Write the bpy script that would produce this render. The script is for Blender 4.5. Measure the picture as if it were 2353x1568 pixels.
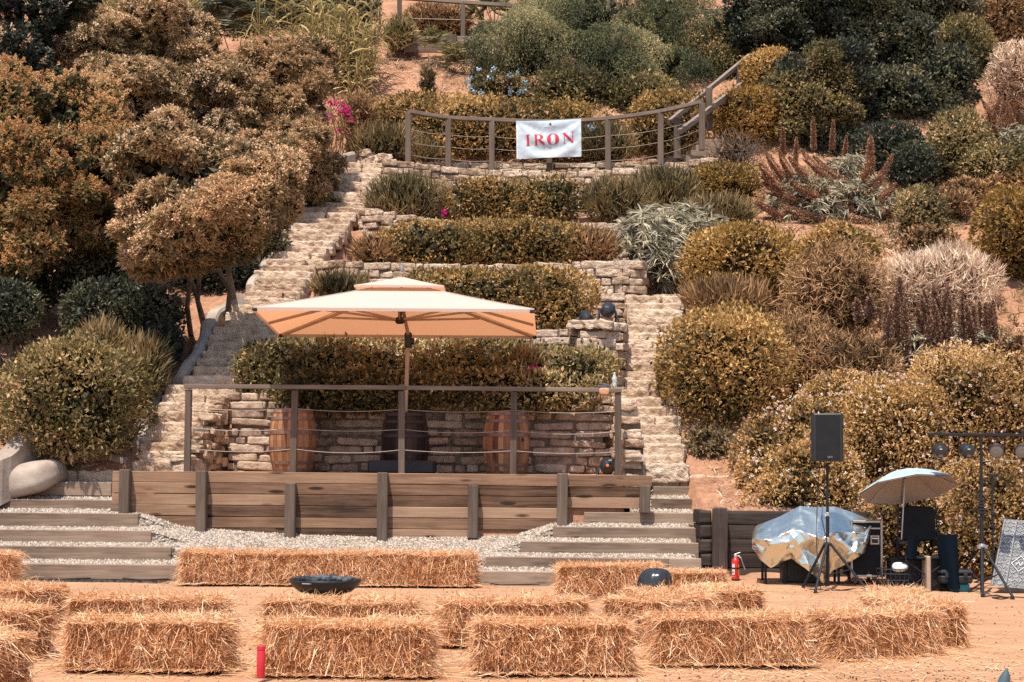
import bpy, math, random
import numpy as np
from mathutils import Matrix, Vector

for _o in list(bpy.data.objects):
    bpy.data.objects.remove(_o)
SC = bpy.context.scene
COL = SC.collection

# ------------------------------------------------------------------ camera
F = 4200.0                     # focal length in units of a 2353 px wide frame
CX, CY = 1176.5, 784.0
EYE = np.array([0.0, 0.0, 1.64])
PITCH = math.atan(275.0 / F)
ROLL = math.radians(0.5)
_r0 = np.array([1.0, 0, 0])
_f = np.array([0, math.cos(PITCH), math.sin(PITCH)])
_u0 = np.array([0, -math.sin(PITCH), math.cos(PITCH)])
_r = _r0 * math.cos(ROLL) + _u0 * math.sin(ROLL)
_u = _u0 * math.cos(ROLL) - _r0 * math.sin(ROLL)
cam_d = bpy.data.cameras.new("camera")
cam = bpy.data.objects.new("camera", cam_d)
COL.objects.link(cam)
cam.matrix_world = Matrix(((_r[0], _u[0], -_f[0], EYE[0]), (_r[1], _u[1], -_f[1], EYE[1]),
                           (_r[2], _u[2], -_f[2], EYE[2]), (0, 0, 0, 1)))
cam_d.sensor_width = 36.0
cam_d.sensor_fit = 'HORIZONTAL'
cam_d.lens = 36.0 * F / 2353.0
cam_d.clip_start = 0.1
cam_d.clip_end = 2000.0
SC.camera = cam

# ------------------------------------------------------------------ light
SUN = np.array([-0.15, -0.37, 0.92]); SUN /= np.linalg.norm(SUN)
SUN_EL = math.asin(SUN[2])
SUN_AZ = math.atan2(SUN[0], SUN[1])          # from +y towards +x
w = bpy.data.worlds.new("World"); SC.world = w; w.use_nodes = True
wn = w.node_tree
sky = wn.nodes.new("ShaderNodeTexSky"); sky.sky_type = 'NISHITA'; sky.sun_disc = False
sky.sun_elevation = SUN_EL; sky.sun_rotation = SUN_AZ
sky.dust_density = 1.5
wn.links.new(sky.outputs[0], wn.nodes['Background'].inputs[0])
wn.nodes['Background'].inputs[1].default_value = 0.15
sun_d = bpy.data.lights.new("sun", 'SUN'); sun_d.energy = 5.0; sun_d.angle = math.radians(0.5)
sun_d.color = (1.0, 0.93, 0.82)
sun = bpy.data.objects.new("sun", sun_d); COL.objects.link(sun)
sun.rotation_euler = Vector(SUN.tolist()).to_track_quat('Z', 'Y').to_euler()
sun.location = (-20, -20, 60)
SC.view_settings.view_transform = 'Standard'
SC.view_settings.look = 'None'
SC.view_settings.exposure = 0.55
SC.view_settings.gamma = 1.0
SC.cycles.use_denoising = False
SC.cycles.max_bounces = 6
SC.cycles.diffuse_bounces = 3
SC.cycles.glossy_bounces = 3
SC.cycles.transmission_bounces = 6

# ------------------------------------------------------------------ helpers
def P(x, y, Y):
    """world point on the ray through pixel (x, y) of the 2353 px wide frame, at depth Y"""
    d = _f + (x - CX) / F * _r + (CY - y) / F * _u
    return EYE + d * (Y / d[1])

def G(x, y, z=0.0):
    d = _f + (x - CX) / F * _r + (CY - y) / F * _u
    return EYE + d * ((z - EYE[2]) / d[2])

_T = np.random.default_rng(11).random((32, 32, 32))
def vnoise(p, f=1.0):
    q = np.asarray(p, float) * f
    i = np.floor(q).astype(int); t = q - i; t = t * t * (3 - 2 * t)
    out = 0
    for a in (0, 1):
        for b in (0, 1):
            for c in (0, 1):
                wgt = (t[..., 0] if a else 1 - t[..., 0]) * (t[..., 1] if b else 1 - t[..., 1]) * (t[..., 2] if c else 1 - t[..., 2])
                out = out + wgt * _T[(i[..., 0] + a) & 31, (i[..., 1] + b) & 31, (i[..., 2] + c) & 31]
    return out
def fbm(p, f=1.0, o=3):
    s, a, n = 0, 1.0, 0
    for k in range(o):
        s = s + a * vnoise(p, f * 2 ** k); n += a; a *= .5
    return s / n
def nrm(v):
    return v / np.maximum(np.linalg.norm(v, axis=-1, keepdims=True), 1e-9)

class MB:
    """collects faces; build() links them as one mesh object"""
    def __init__(s):
        s.v = []; s.f = []; s.t = []; s.n = 0
    def add(s, v, f, tint=0.5):
        v = np.asarray(v, np.float32).reshape(-1, 3); f = np.asarray(f, np.int64)
        s.v.append(v); s.f.append(f + s.n); s.n += len(v)
        s.t.append(np.broadcast_to(np.asarray(tint, np.float32), (len(f),)).copy())
        return s
    def build(s, name, mat, parent=None, smooth=False, loc=None, origin=None):
        org = np.zeros(3)
        if parent is not None:
            org = np.array(parent.location)
            if parent.parent is not None:
                org = org + np.array(parent.parent.location)
        elif loc is not None:
            org = np.asarray(loc, float)
        if origin is not None:
            org = np.asarray(origin, float)
        V = np.concatenate(s.v) - org.astype(np.float32)
        me = bpy.data.meshes.new(name)
        me.vertices.add(len(V)); me.vertices.foreach_set("co", V.ravel().astype(np.float32))
        nf = sum(len(f) for f in s.f); nl = sum(f.size for f in s.f)
        me.loops.add(nl); me.polygons.add(nf)
        me.loops.foreach_set("vertex_index", np.concatenate([f.ravel() for f in s.f]).astype(np.int32))
        tot = np.concatenate([np.full(len(f), f.shape[1]) for f in s.f])
        me.polygons.foreach_set("loop_start", (np.cumsum(tot) - tot).astype(np.int32))
        me.update(calc_edges=True)
        me.polygons.foreach_set("use_smooth", np.full(nf, bool(smooth)))
        at = me.attributes.new("tint", 'FLOAT', 'FACE')
        at.data.foreach_set("value", np.concatenate(s.t))
        me.materials.append(mat)
        o = bpy.data.objects.new(name, me); COL.objects.link(o)
        if parent is not None:
            o.parent = parent
        elif loc is not None:
            o.location = [float(a) for a in loc]
        return o
    # ---- shapes
    def box(s, c, size, ch=0.0, R=None, tint=0.5):
        h = np.asarray(size, float) / 2; c = np.asarray(c, float)
        R = np.eye(3) if R is None else np.asarray(R)
        if ch <= 0:
            v = np.array([[x, y, z] for x in (-1, 1) for y in (-1, 1) for z in (-1, 1)]) * h
            f = [[0, 1, 3, 2], [4, 6, 7, 5], [0, 4, 5, 1], [2, 3, 7, 6], [0, 2, 6, 4], [1, 5, 7, 3]]
            return s.add(v @ R.T + c, f, tint)
        ch = min(ch, h.min() * .9)
        idx = {}; v = []
        for x in (-1, 1):
            for y in (-1, 1):
                for z in (-1, 1):
                    for ax in range(3):
                        p = np.array([x, y, z]) * (h - ch); p[ax] = (x, y, z)[ax] * h[ax]
                        idx[(x, y, z, ax)] = len(v); v.append(p)
        q = []; tr = []
        cyc = [(-1, -1), (1, -1), (1, 1), (-1, 1)]
        for ax in range(3):
            a, b = (ax + 1) % 3, (ax + 2) % 3
            for sg in (-1, 1):
                ring = []
                for (i, j) in cyc:
                    k = [0, 0, 0]; k[ax] = sg; k[a] = i; k[b] = j
                    ring.append(idx[(*k, ax)])
                q.append(ring if sg > 0 else ring[::-1])
            for i in (-1, 1):
                for j in (-1, 1):
                    k0 = [0, 0, 0]; k0[a] = i; k0[b] = j; k1 = list(k0); k0[ax] = -1; k1[ax] = 1
                    r = [idx[(*k0, a)], idx[(*k1, a)], idx[(*k1, b)], idx[(*k0, b)]]
                    q.append(r if i * j < 0 else r[::-1])
        for x in (-1, 1):
            for y in (-1, 1):
                for z in (-1, 1):
                    r = [idx[(x, y, z, 0)], idx[(x, y, z, 1)], idx[(x, y, z, 2)]]
                    tr.append(r if x * y * z > 0 else r[::-1])
        v = np.array(v) @ R.T + c
        s.add(v, q, tint)
        s.f.append(np.array(tr) + s.n - len(v)); s.t.append(np.full(len(tr), tint, np.float32))
        return s
    def beam(s, a, b, wd, ht, ch=0.006, tint=0.5, up=(0, 0, 1)):
        a = np.asarray(a, float); b = np.asarray(b, float); d = b - a; L = np.linalg.norm(d); x = d / L
        up = np.asarray(up, float); y = np.cross(up, x); y /= np.linalg.norm(y); z = np.cross(x, y)
        return s.box((a + b) / 2, (L, wd, ht), ch, np.stack([x, y, z], 1), tint)
    def tube(s, pts, r, n=8, tint=0.5, caps=True):
        pts = np.asarray(pts, float); k = len(pts); r = np.broadcast_to(np.asarray(r, float), (k,))
        t = nrm(np.gradient(pts, axis=0))
        ref = np.array([0, 0, 1.0]) if abs(t[:, 2]).mean() < .9 else np.array([1.0, 0, 0])
        a = nrm(np.cross(t, ref)); b = np.cross(t, a)
        th = np.arange(n) * 2 * math.pi / n
        V = pts[:, None] + r[:, None, None] * (np.cos(th)[None, :, None] * a[:, None] + np.sin(th)[None, :, None] * b[:, None])
        i, j = np.meshgrid(np.arange(k - 1), np.arange(n), indexing='ij')
        f = np.stack([i * n + j, i * n + (j + 1) % n, (i + 1) * n + (j + 1) % n, (i + 1) * n + j], -1).reshape(-1, 4)
        base = s.n
        s.add(V.reshape(-1, 3), f, tint)
        if caps:
            for o in (0, (k - 1) * n):
                s.f.append((np.arange(n) + o + base)[None]); s.t.append(np.full(1, tint, np.float32))
        return s
    def lathe(s, prof, c=(0, 0, 0), n=24, R=None, tint=0.5):
        prof = np.asarray(prof, float); k = len(prof); R = np.eye(3) if R is None else np.asarray(R)
        th = np.arange(n) * 2 * math.pi / n
        V = np.stack([prof[:, None, 0] * np.cos(th), prof[:, None, 0] * np.sin(th), np.broadcast_to(prof[:, None, 1], (k, n))], -1)
        i, j = np.meshgrid(np.arange(k - 1), np.arange(n), indexing='ij')
        f = np.stack([i * n + j, i * n + (j + 1) % n, (i + 1) * n + (j + 1) % n, (i + 1) * n + j], -1).reshape(-1, 4)
        return s.add(V.reshape(-1, 3) @ R.T + np.asarray(c, float), f, tint)
    def grid(s, V, tint=0.5):
        V = np.asarray(V, float); a, b = V.shape[:2]
        i, j = np.meshgrid(np.arange(a - 1), np.arange(b - 1), indexing='ij')
        f = np.stack([i * b + j, (i + 1) * b + j, (i + 1) * b + j + 1, i * b + j + 1], -1).reshape(-1, 4)
        return s.add(V.reshape(-1, 3), f, tint)
    def rock(s, c, size, R=None, tint=0.5, e=7.0, amp=0.02, fr=9.0, sub=(8, 2, 4), seed=0.0):
        h = np.asarray(size, float) / 2; R = np.eye(3) if R is None else np.asarray(R)
        for ax in range(3):
            a, b = (ax + 1) % 3, (ax + 2) % 3
            na, nb = sub[a] + 1, sub[b] + 1
            A, B = np.meshgrid(np.linspace(-1, 1, na), np.linspace(-1, 1, nb), indexing='ij')
            for sg in (-1, 1):
                q = np.zeros((na, nb, 3)); q[..., ax] = sg; q[..., a] = A; q[..., b] = B
                q = q / (np.abs(q) ** e).sum(-1, keepdims=True) ** (1 / e)
                p = q * h
                d = fbm(p + c + seed, fr, 3) - .5
                p = p + nrm(q) * (d[..., None] * 2 * amp)
                V = p @ R.T + c
                s.grid(V if sg > 0 else V[::-1], tint)
        return s

def rotz(a):
    c, s_ = math.cos(a), math.sin(a)
    return np.array([[c, -s_, 0], [s_, c, 0], [0, 0, 1.0]])
def axes(z, x=(1, 0, 0)):
    """rotation whose third column is z"""
    z = nrm(np.asarray(z, float)); x = np.asarray(x, float)
    y = nrm(np.cross(z, x)); x = np.cross(y, z)
    return np.stack([x, y, z], 1)

def tag(o, label=None, cat=None, group=None, kind=None):
    if label: o['label'] = label
    if cat: o['category'] = cat
    if group: o['group'] = group
    if kind: o['kind'] = kind
    return o
def thing(name, label, cat, loc=(0, 0, 0), group=None):
    o = bpy.data.objects.new(name, None); COL.objects.link(o)
    o.location = [float(a) for a in loc]; o.empty_display_size = .1
    return tag(o, label, cat, group)
def copy_tree(o, parent=None):
    c = o.copy(); COL.objects.link(c); c.parent = parent
    for ch in [q for q in o.children]:
        copy_tree(ch, c)
    return c

# ------------------------------------------------------------------ materials
def _mat(name):
    m = bpy.data.materials.new(name); m.use_nodes = True
    nt = m.node_tree; nt.nodes.clear()
    out = nt.nodes.new("ShaderNodeOutputMaterial")
    return m, nt, out
def ramp(nt, fac, stops):
    r = nt.nodes.new("ShaderNodeValToRGB")
    el = r.color_ramp.elements
    while len(el) < len(stops):
        el.new(0.5)
    for e, (p, c) in zip(el, stops):
        e.position = p; e.color = (*c, 1)
    nt.links.new(fac, r.inputs[0])
    return r.outputs[0]
def math_(nt, op, a, b=None, clamp=False):
    n = nt.nodes.new("ShaderNodeMath"); n.operation = op; n.use_clamp = clamp
    for i, x in enumerate((a, b)):
        if x is None: continue
        if isinstance(x, (int, float)): n.inputs[i].default_value = x
        else: nt.links.new(x, n.inputs[i])
    return n.outputs[0]
def tint_out(nt):
    a = nt.nodes.new("ShaderNodeAttribute"); a.attribute_name = "tint"
    return a.outputs['Fac']
def noise(nt, vec, scale, detail=4, rough=.55, dist=0.0):
    n = nt.nodes.new("ShaderNodeTexNoise"); n.inputs['Scale'].default_value = scale
    n.inputs['Detail'].default_value = detail; n.inputs['Roughness'].default_value = rough
    n.inputs['Distortion'].default_value = dist
    nt.links.new(vec, n.inputs['Vector'])
    return n.outputs['Fac']
def coords(nt, stretch=(1, 1, 1), rot=(0, 0, 0)):
    t = nt.nodes.new("ShaderNodeTexCoord"); m = nt.nodes.new("ShaderNodeMapping")
    m.inputs['Scale'].default_value = stretch; m.inputs['Rotation'].default_value = rot
    nt.links.new(t.outputs['Object'], m.inputs['Vector'])
    return m.outputs[0]
def bsdf(nt, col, rough=.8, spec=.3, metal=0.0, bump=None, bs=.3, bd=.02):
    b = nt.nodes.new("ShaderNodeBsdfPrincipled")
    if isinstance(col, tuple): b.inputs['Base Color'].default_value = (*col, 1)
    else: nt.links.new(col, b.inputs['Base Color'])
    b.inputs['Roughness'].default_value = rough; b.inputs['Metallic'].default_value = metal
    b.inputs['Specular IOR Level'].default_value = spec
    if bump is not None:
        bn = nt.nodes.new("ShaderNodeBump"); bn.inputs['Strength'].default_value = bs
        bn.inputs['Distance'].default_value = bd
        nt.links.new(bump, bn.inputs['Height']); nt.links.new(bn.outputs[0], b.inputs['Normal'])
    return b
def leaf_mat(name, stops, trans=.28, rough=.55, spec=.18):
    m, nt, out = _mat(name)
    c = ramp(nt, tint_out(nt), stops)
    b = bsdf(nt, c, rough, spec)
    t = nt.nodes.new("ShaderNodeBsdfTranslucent"); nt.links.new(c, t.inputs[0])
    mx = nt.nodes.new("ShaderNodeMixShader"); mx.inputs[0].default_value = trans
    nt.links.new(b.outputs[0], mx.inputs[1]); nt.links.new(t.outputs[0], mx.inputs[2])
    nt.links.new(mx.outputs[0], out.inputs[0])
    return m
def surf(name, stops, scale=4, detail=5, stretch=(1, 1, 1), k=.5, rough=.85, spec=.25, bs=.4, bd=.02, bscale=None, metal=0.0, dist=0.0):
    """colour = ramp(noise + k*(tint-.5)), bump from a finer noise"""
    m, nt, out = _mat(name)
    v = coords(nt, stretch)
    f = noise(nt, v, scale, detail, .6, dist)
    f = math_(nt, 'ADD', f, math_(nt, 'MULTIPLY', math_(nt, 'SUBTRACT', tint_out(nt), .5), k))
    c = ramp(nt, f, stops)
    bmp = noise(nt, v, bscale or scale * 4, 6, .65) if bs > 0 else None
    b = bsdf(nt, c, rough, spec, metal, bmp, bs, bd)
    nt.links.new(b.outputs[0], out.inputs[0])
    return m
def plain(name, col, rough=.6, spec=.4, metal=0.0, bs=0.15, bscale=60):
    m, nt, out = _mat(name)
    v = coords(nt)
    n = noise(nt, v, 7, 4)
    c = ramp(nt, n, [(.3, tuple(a * .8 for a in col)), (.7, tuple(min(1, a * 1.12) for a in col))])
    b = bsdf(nt, c, rough, spec, metal, noise(nt, v, bscale, 3) if bs else None, bs, .003)
    nt.links.new(b.outputs[0], out.inputs[0])
    return m
def wood(name, stops, axis='x', k=.45, knots=True, rough=.85):
    m, nt, out = _mat(name)
    st = {'x': (.9, 16, 16), 'y': (16, .9, 16), 'z': (16, 16, .9)}[axis]
    ks = {'x': (1.1, 5, 5), 'y': (5, 1.1, 5), 'z': (5, 5, 1.1)}[axis]
    v = coords(nt, st)
    g = noise(nt, v, 1.0, 8, .65, .8)
    fine = noise(nt, v, 4.0, 6, .7, .3)
    big = noise(nt, coords(nt), 1.3, 3)
    f = math_(nt, 'ADD', math_(nt, 'MULTIPLY', g, .6), math_(nt, 'MULTIPLY', fine, .25))
    f = math_(nt, 'ADD', f, math_(nt, 'MULTIPLY', big, .3))
    f = math_(nt, 'ADD', math_(nt, 'SUBTRACT', f, .08), math_(nt, 'MULTIPLY', math_(nt, 'SUBTRACT', tint_out(nt), .5), k))
    if knots:
        vo = nt.nodes.new("ShaderNodeTexVoronoi"); vo.inputs['Scale'].default_value = 1.25
        nt.links.new(coords(nt, ks), vo.inputs['Vector'])
        kn = math_(nt, 'SUBTRACT', 1.0, math_(nt, 'MULTIPLY', vo.outputs['Distance'], 5.0), True)
        f = math_(nt, 'SUBTRACT', f, math_(nt, 'MULTIPLY', kn, .75))
    c = ramp(nt, f, stops)
    b = bsdf(nt, c, rough, .2, 0, math_(nt, 'ADD', g, fine), .5, .006)
    nt.links.new(b.outputs[0], out.inputs[0])
    return m

OLIVE = [(0.0, (.012, .016, .009)), (.3, (.07, .062, .02)), (.6, (.20, .13, .04)), (1.0, (.42, .27, .11))]
M = {}
M['hedge'] = leaf_mat("hedge_leaf", [(0, (.034, .034, .02)), (.3, (.16, .12, .040)), (.6, (.40, .225, .070)), (1, (.68, .44, .185))])
M['hedge_green'] = leaf_mat("hedge_green_leaf", [(0, (.034, .036, .022)), (.3, (.135, .115, .045)), (.65, (.35, .245, .10)), (1, (.72, .51, .27))])
M['rust'] = leaf_mat("rust_leaf", [(0, (.045, .033, .018)), (.35, (.28, .165, .04)), (.7, (.49, .28, .085)), (1, (.70, .46, .19))])
M['rosemary'] = leaf_mat("rosemary_leaf", [(0, (.03, .028, .016)), (.4, (.19, .145, .065)), (.75, (.36, .23, .10)), (1, (.52, .33, .17))])
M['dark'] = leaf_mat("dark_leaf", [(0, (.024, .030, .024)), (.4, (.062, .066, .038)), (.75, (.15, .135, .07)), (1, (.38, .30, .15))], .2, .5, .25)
M['dusty'] = leaf_mat("tree_leaf", [(0, (.040, .036, .026)), (.4, (.20, .15, .07)), (.75, (.46, .305, .155)), (1, (.66, .46, .26))])
M['bloom'] = leaf_mat("peach_bloom", [(0, (.48, .27, .14)), (.4, (.72, .45, .25)), (.75, (.86, .63, .41)), (1, (.94, .80, .62))], .3, .8, .1)
M['panicle'] = leaf_mat("orange_panicle", [(0, (.34, .17, .07)), (.5, (.58, .33, .145)), (1, (.78, .52, .27))], .3, .8, .1)
M['pepper'] = leaf_mat("pepper_leaf", [(0, (.034, .040, .026)), (.4, (.115, .125, .058)), (.75, (.30, .265, .125)), (1, (.52, .43, .23))], .3)
M['silver'] = leaf_mat("silver_leaf", [(0, (.10, .095, .07)), (.5, (.34, .30, .20)), (1, (.64, .555, .41))], .15)
M['drybrown'] = leaf_mat("dry_brown_twig", [(0, (.06, .036, .02)), (.5, (.32, .185, .085)), (1, (.56, .33, .17))], .15, .8, .1)
M['drywhite'] = leaf_mat("dry_pale_twig", [(0, (.20, .12, .075)), (.5, (.62, .43, .29)), (1, (.88, .70, .52))], .2, .8, .1)
M['lantana'] = leaf_mat("lantana_leaf", [(0, (.042, .034, .018)), (.35, (.28, .17, .06)), (.7, (.58, .34, .125)), (1, (.80, .53, .25))])
M['petal'] = leaf_mat("pale_petal", [(0, (.62, .36, .26)), (.5, (.84, .62, .49)), (1, (.92, .84, .75))], .3, .8, .1)
M['magenta'] = leaf_mat("magenta_petal", [(0, (.45, .0, .13)), (1, (.80, .02, .30))], .3, .8, .1)
M['bluepetal'] = leaf_mat("blue_petal", [(0, (.12, .35, .50)), (.6, (.42, .58, .68)), (1, (.78, .82, .86))], .3, .8, .1)
M['spike'] = leaf_mat("echium_floret", [(0, (.07, .035, .026)), (.5, (.24, .135, .09)), (1, (.60, .42, .30))], .1, .8, .1)
M['spikerust'] = leaf_mat("echium_rust_floret", [(0, (.14, .055, .028)), (.5, (.33, .18, .105)), (1, (.58, .37, .24))], .1, .8, .1)
M['reed'] = leaf_mat("reed_blade", [(0, (.05, .055, .022)), (.4, (.24, .20, .075)), (.75, (.56, .40, .17)), (1, (.80, .60, .33))], .3)
M['palm'] = leaf_mat("palm_blade", [(0, (.03, .035, .016)), (.5, (.18, .16, .065)), (1, (.56, .41, .19))], .2)
M['straw'] = leaf_mat("straw_stalk", [(0, (.38, .17, .07)), (.35, (.66, .345, .165)), (.7, (.83, .54, .305)), (1, (.94, .78, .57))], .3, .55, .2)
M['strawcore'] = surf("straw_core", [(.3, (.22, .08, .028)), (.7, (.52, .23, .09))], 14, 5, bs=.6, bd=.03)
M['bark'] = surf("bark", [(.3, (.06, .045, .035)), (.7, (.20, .15, .11))], 9, 5, (1, 1, .3))
M['stone'] = surf("limestone", [(.24, (.17, .10, .062)), (.42, (.40, .275, .185)), (.60, (.56, .42, .305)), (.82, (.68, .555, .43))], 7.5, 9, k=.30, bs=.9, bd=.06, bscale=18)
M['brick'] = surf("tan_rubble", [(.25, (.17, .11, .076)), (.5, (.38, .27, .195)), (.75, (.54, .42, .32))], 7, 8, k=.4, bs=.7, bd=.03, bscale=22)
M['mortar'] = surf("mortar", [(.3, (.09, .065, .048)), (.7, (.24, .185, .145))], 8, 6, bs=.6, bd=.03)
M['plaster'] = surf("lime_plaster", [(.25, (.17, .13, .10)), (.5, (.32, .26, .21)), (.75, (.43, .365, .305))], 2.2, 8, bs=.35, bd=.02, bscale=14)
GREY = [(.2, (.045, .03, .022)), (.42, (.165, .112, .08)), (.62, (.28, .20, .145)), (.85, (.40, .30, .23))]
WARM = [(.2, (.035, .02, .013)), (.42, (.15, .083, .05)), (.62, (.27, .162, .10)), (.85, (.37, .25, .168))]
M['plank'] = wood("plank_wood", WARM, 'x', .5)
M['timber'] = wood("timber_wood", GREY, 'x', .5)
M['timber_y'] = wood("timber_wood_deep", GREY, 'y', .35)
M['post'] = wood("post_wood", [(.2, (.032, .023, .017)), (.45, (.10, .072, .054)), (.7, (.175, .13, .10)), (.9, (.27, .21, .165))], 'z', .35, False)
M['rail'] = wood("rail_wood", [(.2, (.05, .038, .031)), (.45, (.15, .113, .09)), (.7, (.25, .195, .155)), (.9, (.36, .29, .235))], 'x', .35, False)
M['tie'] = wood("dark_tie_wood", [(.25, (.010, .008, .008)), (.5, (.035, .026, .022)), (.8, (.11, .08, .065))], 'x', .3, False, .8)
M['tiepost'] = wood("dark_tie_post_wood", [(.25, (.014, .010, .010)), (.5, (.055, .038, .032)), (.8, (.16, .11, .09))], 'z', .3, False, .8)
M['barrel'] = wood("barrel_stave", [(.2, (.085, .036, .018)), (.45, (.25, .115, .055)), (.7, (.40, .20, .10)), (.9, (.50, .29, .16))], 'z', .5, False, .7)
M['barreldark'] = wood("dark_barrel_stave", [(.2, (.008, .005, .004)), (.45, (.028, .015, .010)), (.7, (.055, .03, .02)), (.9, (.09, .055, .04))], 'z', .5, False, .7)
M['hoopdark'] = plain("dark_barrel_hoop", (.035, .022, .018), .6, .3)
M['hoop'] = surf("barrel_hoop", [(.3, (.14, .075, .055)), (.7, (.32, .20, .16))], 8, 4, bs=.2, metal=.4, rough=.6)
M['black'] = plain("black_plastic", (.016, .017, .02), .5, .4)
M['blackmetal'] = plain("black_steel", (.014, .016, .02), .5, .3)
M['blackgloss'] = plain("black_gloss", (.02, .022, .026), .28, .5)
M['alu'] = plain("aluminium_edge", (.42, .40, .38), .4, .5, .8)
M['chrome'] = plain("brushed_steel", (.6, .6, .6), .3, .5, .9)
M['red'] = plain("red_enamel", (.62, .015, .018), .35, .5)
M['bottle_red'] = plain("red_powder_coat", (.60, .022, .045), .5, .4)
M['white'] = plain("white_plastic", (.75, .74, .72), .5, .4)
M['yellow'] = plain("yellow_label", (.65, .38, .03), .5, .3)
M['green'] = plain("green_label", (.06, .32, .14), .5, .3)
M['cable'] = plain("cable_wire", (.30, .25, .21), .6, .3, .2)
M['rubber'] = plain("rubber_cable", (.02, .019, .02), .6, .3)
M['tan'] = plain("tan_aluminium", (.36, .26, .19), .5, .4)
M['navy'] = plain("navy_cloth", (.002, .006, .012), .95, .1)
M['blackcloth'] = plain("black_cloth", (.015, .016, .018), .9, .2, bs=.3, bscale=200)
M['teal'] = plain("teal_plastic", (.02, .20, .27), .45, .4)
M['orange'] = plain("orange_plastic", (.75, .16, .03), .5, .4)
M['greycloth'] = plain("grey_cloth", (.10, .10, .115), .9, .2)
M['leather'] = plain("tan_leather", (.50, .27, .15), .7, .3)
M['lava'] = surf("lava_rock", [(.3, (.018, .021, .025)), (.7, (.085, .094, .105))], 12, 4, k=.8, bs=.3, rough=.55)
M['label_white'] = plain("white_lettering", (.62, .62, .60), .6, .3)
M['lens'] = plain("lamp_lens", (.11, .09, .08), .2, .6, bs=.5, bscale=90)
M['tread'] = surf("diamond_plate", [(.35, (.11, .115, .115)), (.65, (.24, .24, .235))], 20, 3, bs=.8, bd=.01, rough=.5, metal=.6)
M['tip'] = plain("blue_grey_moulding", (.055, .085, .10), .5, .4)
M['ink'] = plain("dark_ink", (.06, .07, .09), .8, .2)
M['redink'] = plain("red_ink", (.55, .035, .06), .8, .2)

def cloth_mat(name, col, tcol, fac, rough=.85):
    m, nt, out = _mat(name)
    d = nt.nodes.new("ShaderNodeBsdfDiffuse"); d.inputs[0].default_value = (*col, 1)
    t = nt.nodes.new("ShaderNodeBsdfTranslucent"); t.inputs[0].default_value = (*tcol, 1)
    v = coords(nt); n = noise(nt, v, 3, 3)
    b = nt.nodes.new("ShaderNodeBump"); b.inputs['Strength'].default_value = .15; b.inputs['Distance'].default_value = .02
    nt.links.new(n, b.inputs['Height']); nt.links.new(b.outputs[0], d.inputs['Normal'])
    mx = nt.nodes.new("ShaderNodeMixShader"); mx.inputs[0].default_value = fac
    nt.links.new(d.outputs[0], mx.inputs[1]); nt.links.new(t.outputs[0], mx.inputs[2])
    nt.links.new(mx.outputs[0], out.inputs[0])
    return m
M['canopy'] = cloth_mat("canopy_cloth", (.60, .535, .47), (.80, .35, .165), .40)
M['banner'] = cloth_mat("banner_cloth", (.66, .76, .82), (.6, .72, .8), .3)
M['pale_blue'] = cloth_mat("pale_blue_nylon", (.33, .41, .43), (.50, .34, .25), .12)

M['lining'] = cloth_mat("umbrella_lining", (.34, .30, .275), (.3, .25, .22), .04)
def tarp_mat():
    m, nt, out = _mat("silver_tarp")
    v = coords(nt)
    vo = nt.nodes.new("ShaderNodeTexVoronoi"); vo.feature = 'DISTANCE_TO_EDGE'; vo.inputs['Scale'].default_value = 6
    nt.links.new(v, vo.inputs['Vector'])
    h = math_(nt, 'ADD', noise(nt, v, 5, 5, .6, 1.2), math_(nt, 'MULTIPLY', vo.outputs['Distance'], .25))
    b = bsdf(nt, (.68, .71, .62), .24, .5, .95, h, .3, .03)
    nt.links.new(b.outputs[0], out.inputs[0]); return m
M['tarp'] = tarp_mat()
def glass_mat():
    m, nt, out = _mat("clear_plastic")
    b = bsdf(nt, (.85, .9, .92), .1, .5)
    b.inputs['Transmission Weight'].default_value = .7; b.inputs['IOR'].default_value = 1.2
    nt.links.new(b.outputs[0], out.inputs[0]); return m
M['clear'] = glass_mat()
def bag_mat():
    m, nt, out = _mat("bin_bag_plastic")
    v = coords(nt)
    b = bsdf(nt, (.022, .026, .03), .25, .5, 0, noise(nt, v, 7, 3, .5, 1.5), .35, .03)
    nt.links.new(b.outputs[0], out.inputs[0]); return m
M['bag'] = bag_mat()

# ------------------------------------------------------------------ terrain
def ground_mat():
    m, nt, out = _mat("sandy_soil")
    v = coords(nt)
    n1 = noise(nt, v, .55, 6, .6); n2 = noise(nt, coords(nt, (.5, 2.2, 1)), 2.2, 8, .7); n3 = noise(nt, v, 26, 4, .7)
    f = math_(nt, 'ADD', math_(nt, 'MULTIPLY', n1, .45), math_(nt, 'MULTIPLY', n2, .40))
    f = math_(nt, 'ADD', f, math_(nt, 'MULTIPLY', n3, .22))
    sand = ramp(nt, f, [(.28, (.18, .088, .047)), (.43, (.345, .183, .10)), (.60, (.44, .25, .147)), (.8, (.55, .35, .22))])
    h1 = noise(nt, v, 1.6, 8, .7); h2 = noise(nt, coords(nt, (1, .4, 1)), 14, 6, .75)
    g = math_(nt, 'ADD', math_(nt, 'MULTIPLY', h1, .5), math_(nt, 'MULTIPLY', h2, .5))
    soil = ramp(nt, g, [(.25, (.06, .035, .024)), (.42, (.24, .12, .07)), (.6, (.42, .225, .135)), (.78, (.55, .36, .24))])
    mx = nt.nodes.new("ShaderNodeMix"); mx.data_type = 'RGBA'
    nt.links.new(tint_out(nt), mx.inputs[0]); nt.links.new(sand, mx.inputs[6]); nt.links.new(soil, mx.inputs[7])
    b = bsdf(nt, mx.outputs[2], .95, .1, 0, math_(nt, 'ADD', math_(nt, 'MULTIPLY', n2, 1.0), math_(nt, 'MULTIPLY', h2, .6)), .8, .05)
    nt.links.new(b.outputs[0], out.inputs[0]); return m
M['ground'] = ground_mat()

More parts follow.
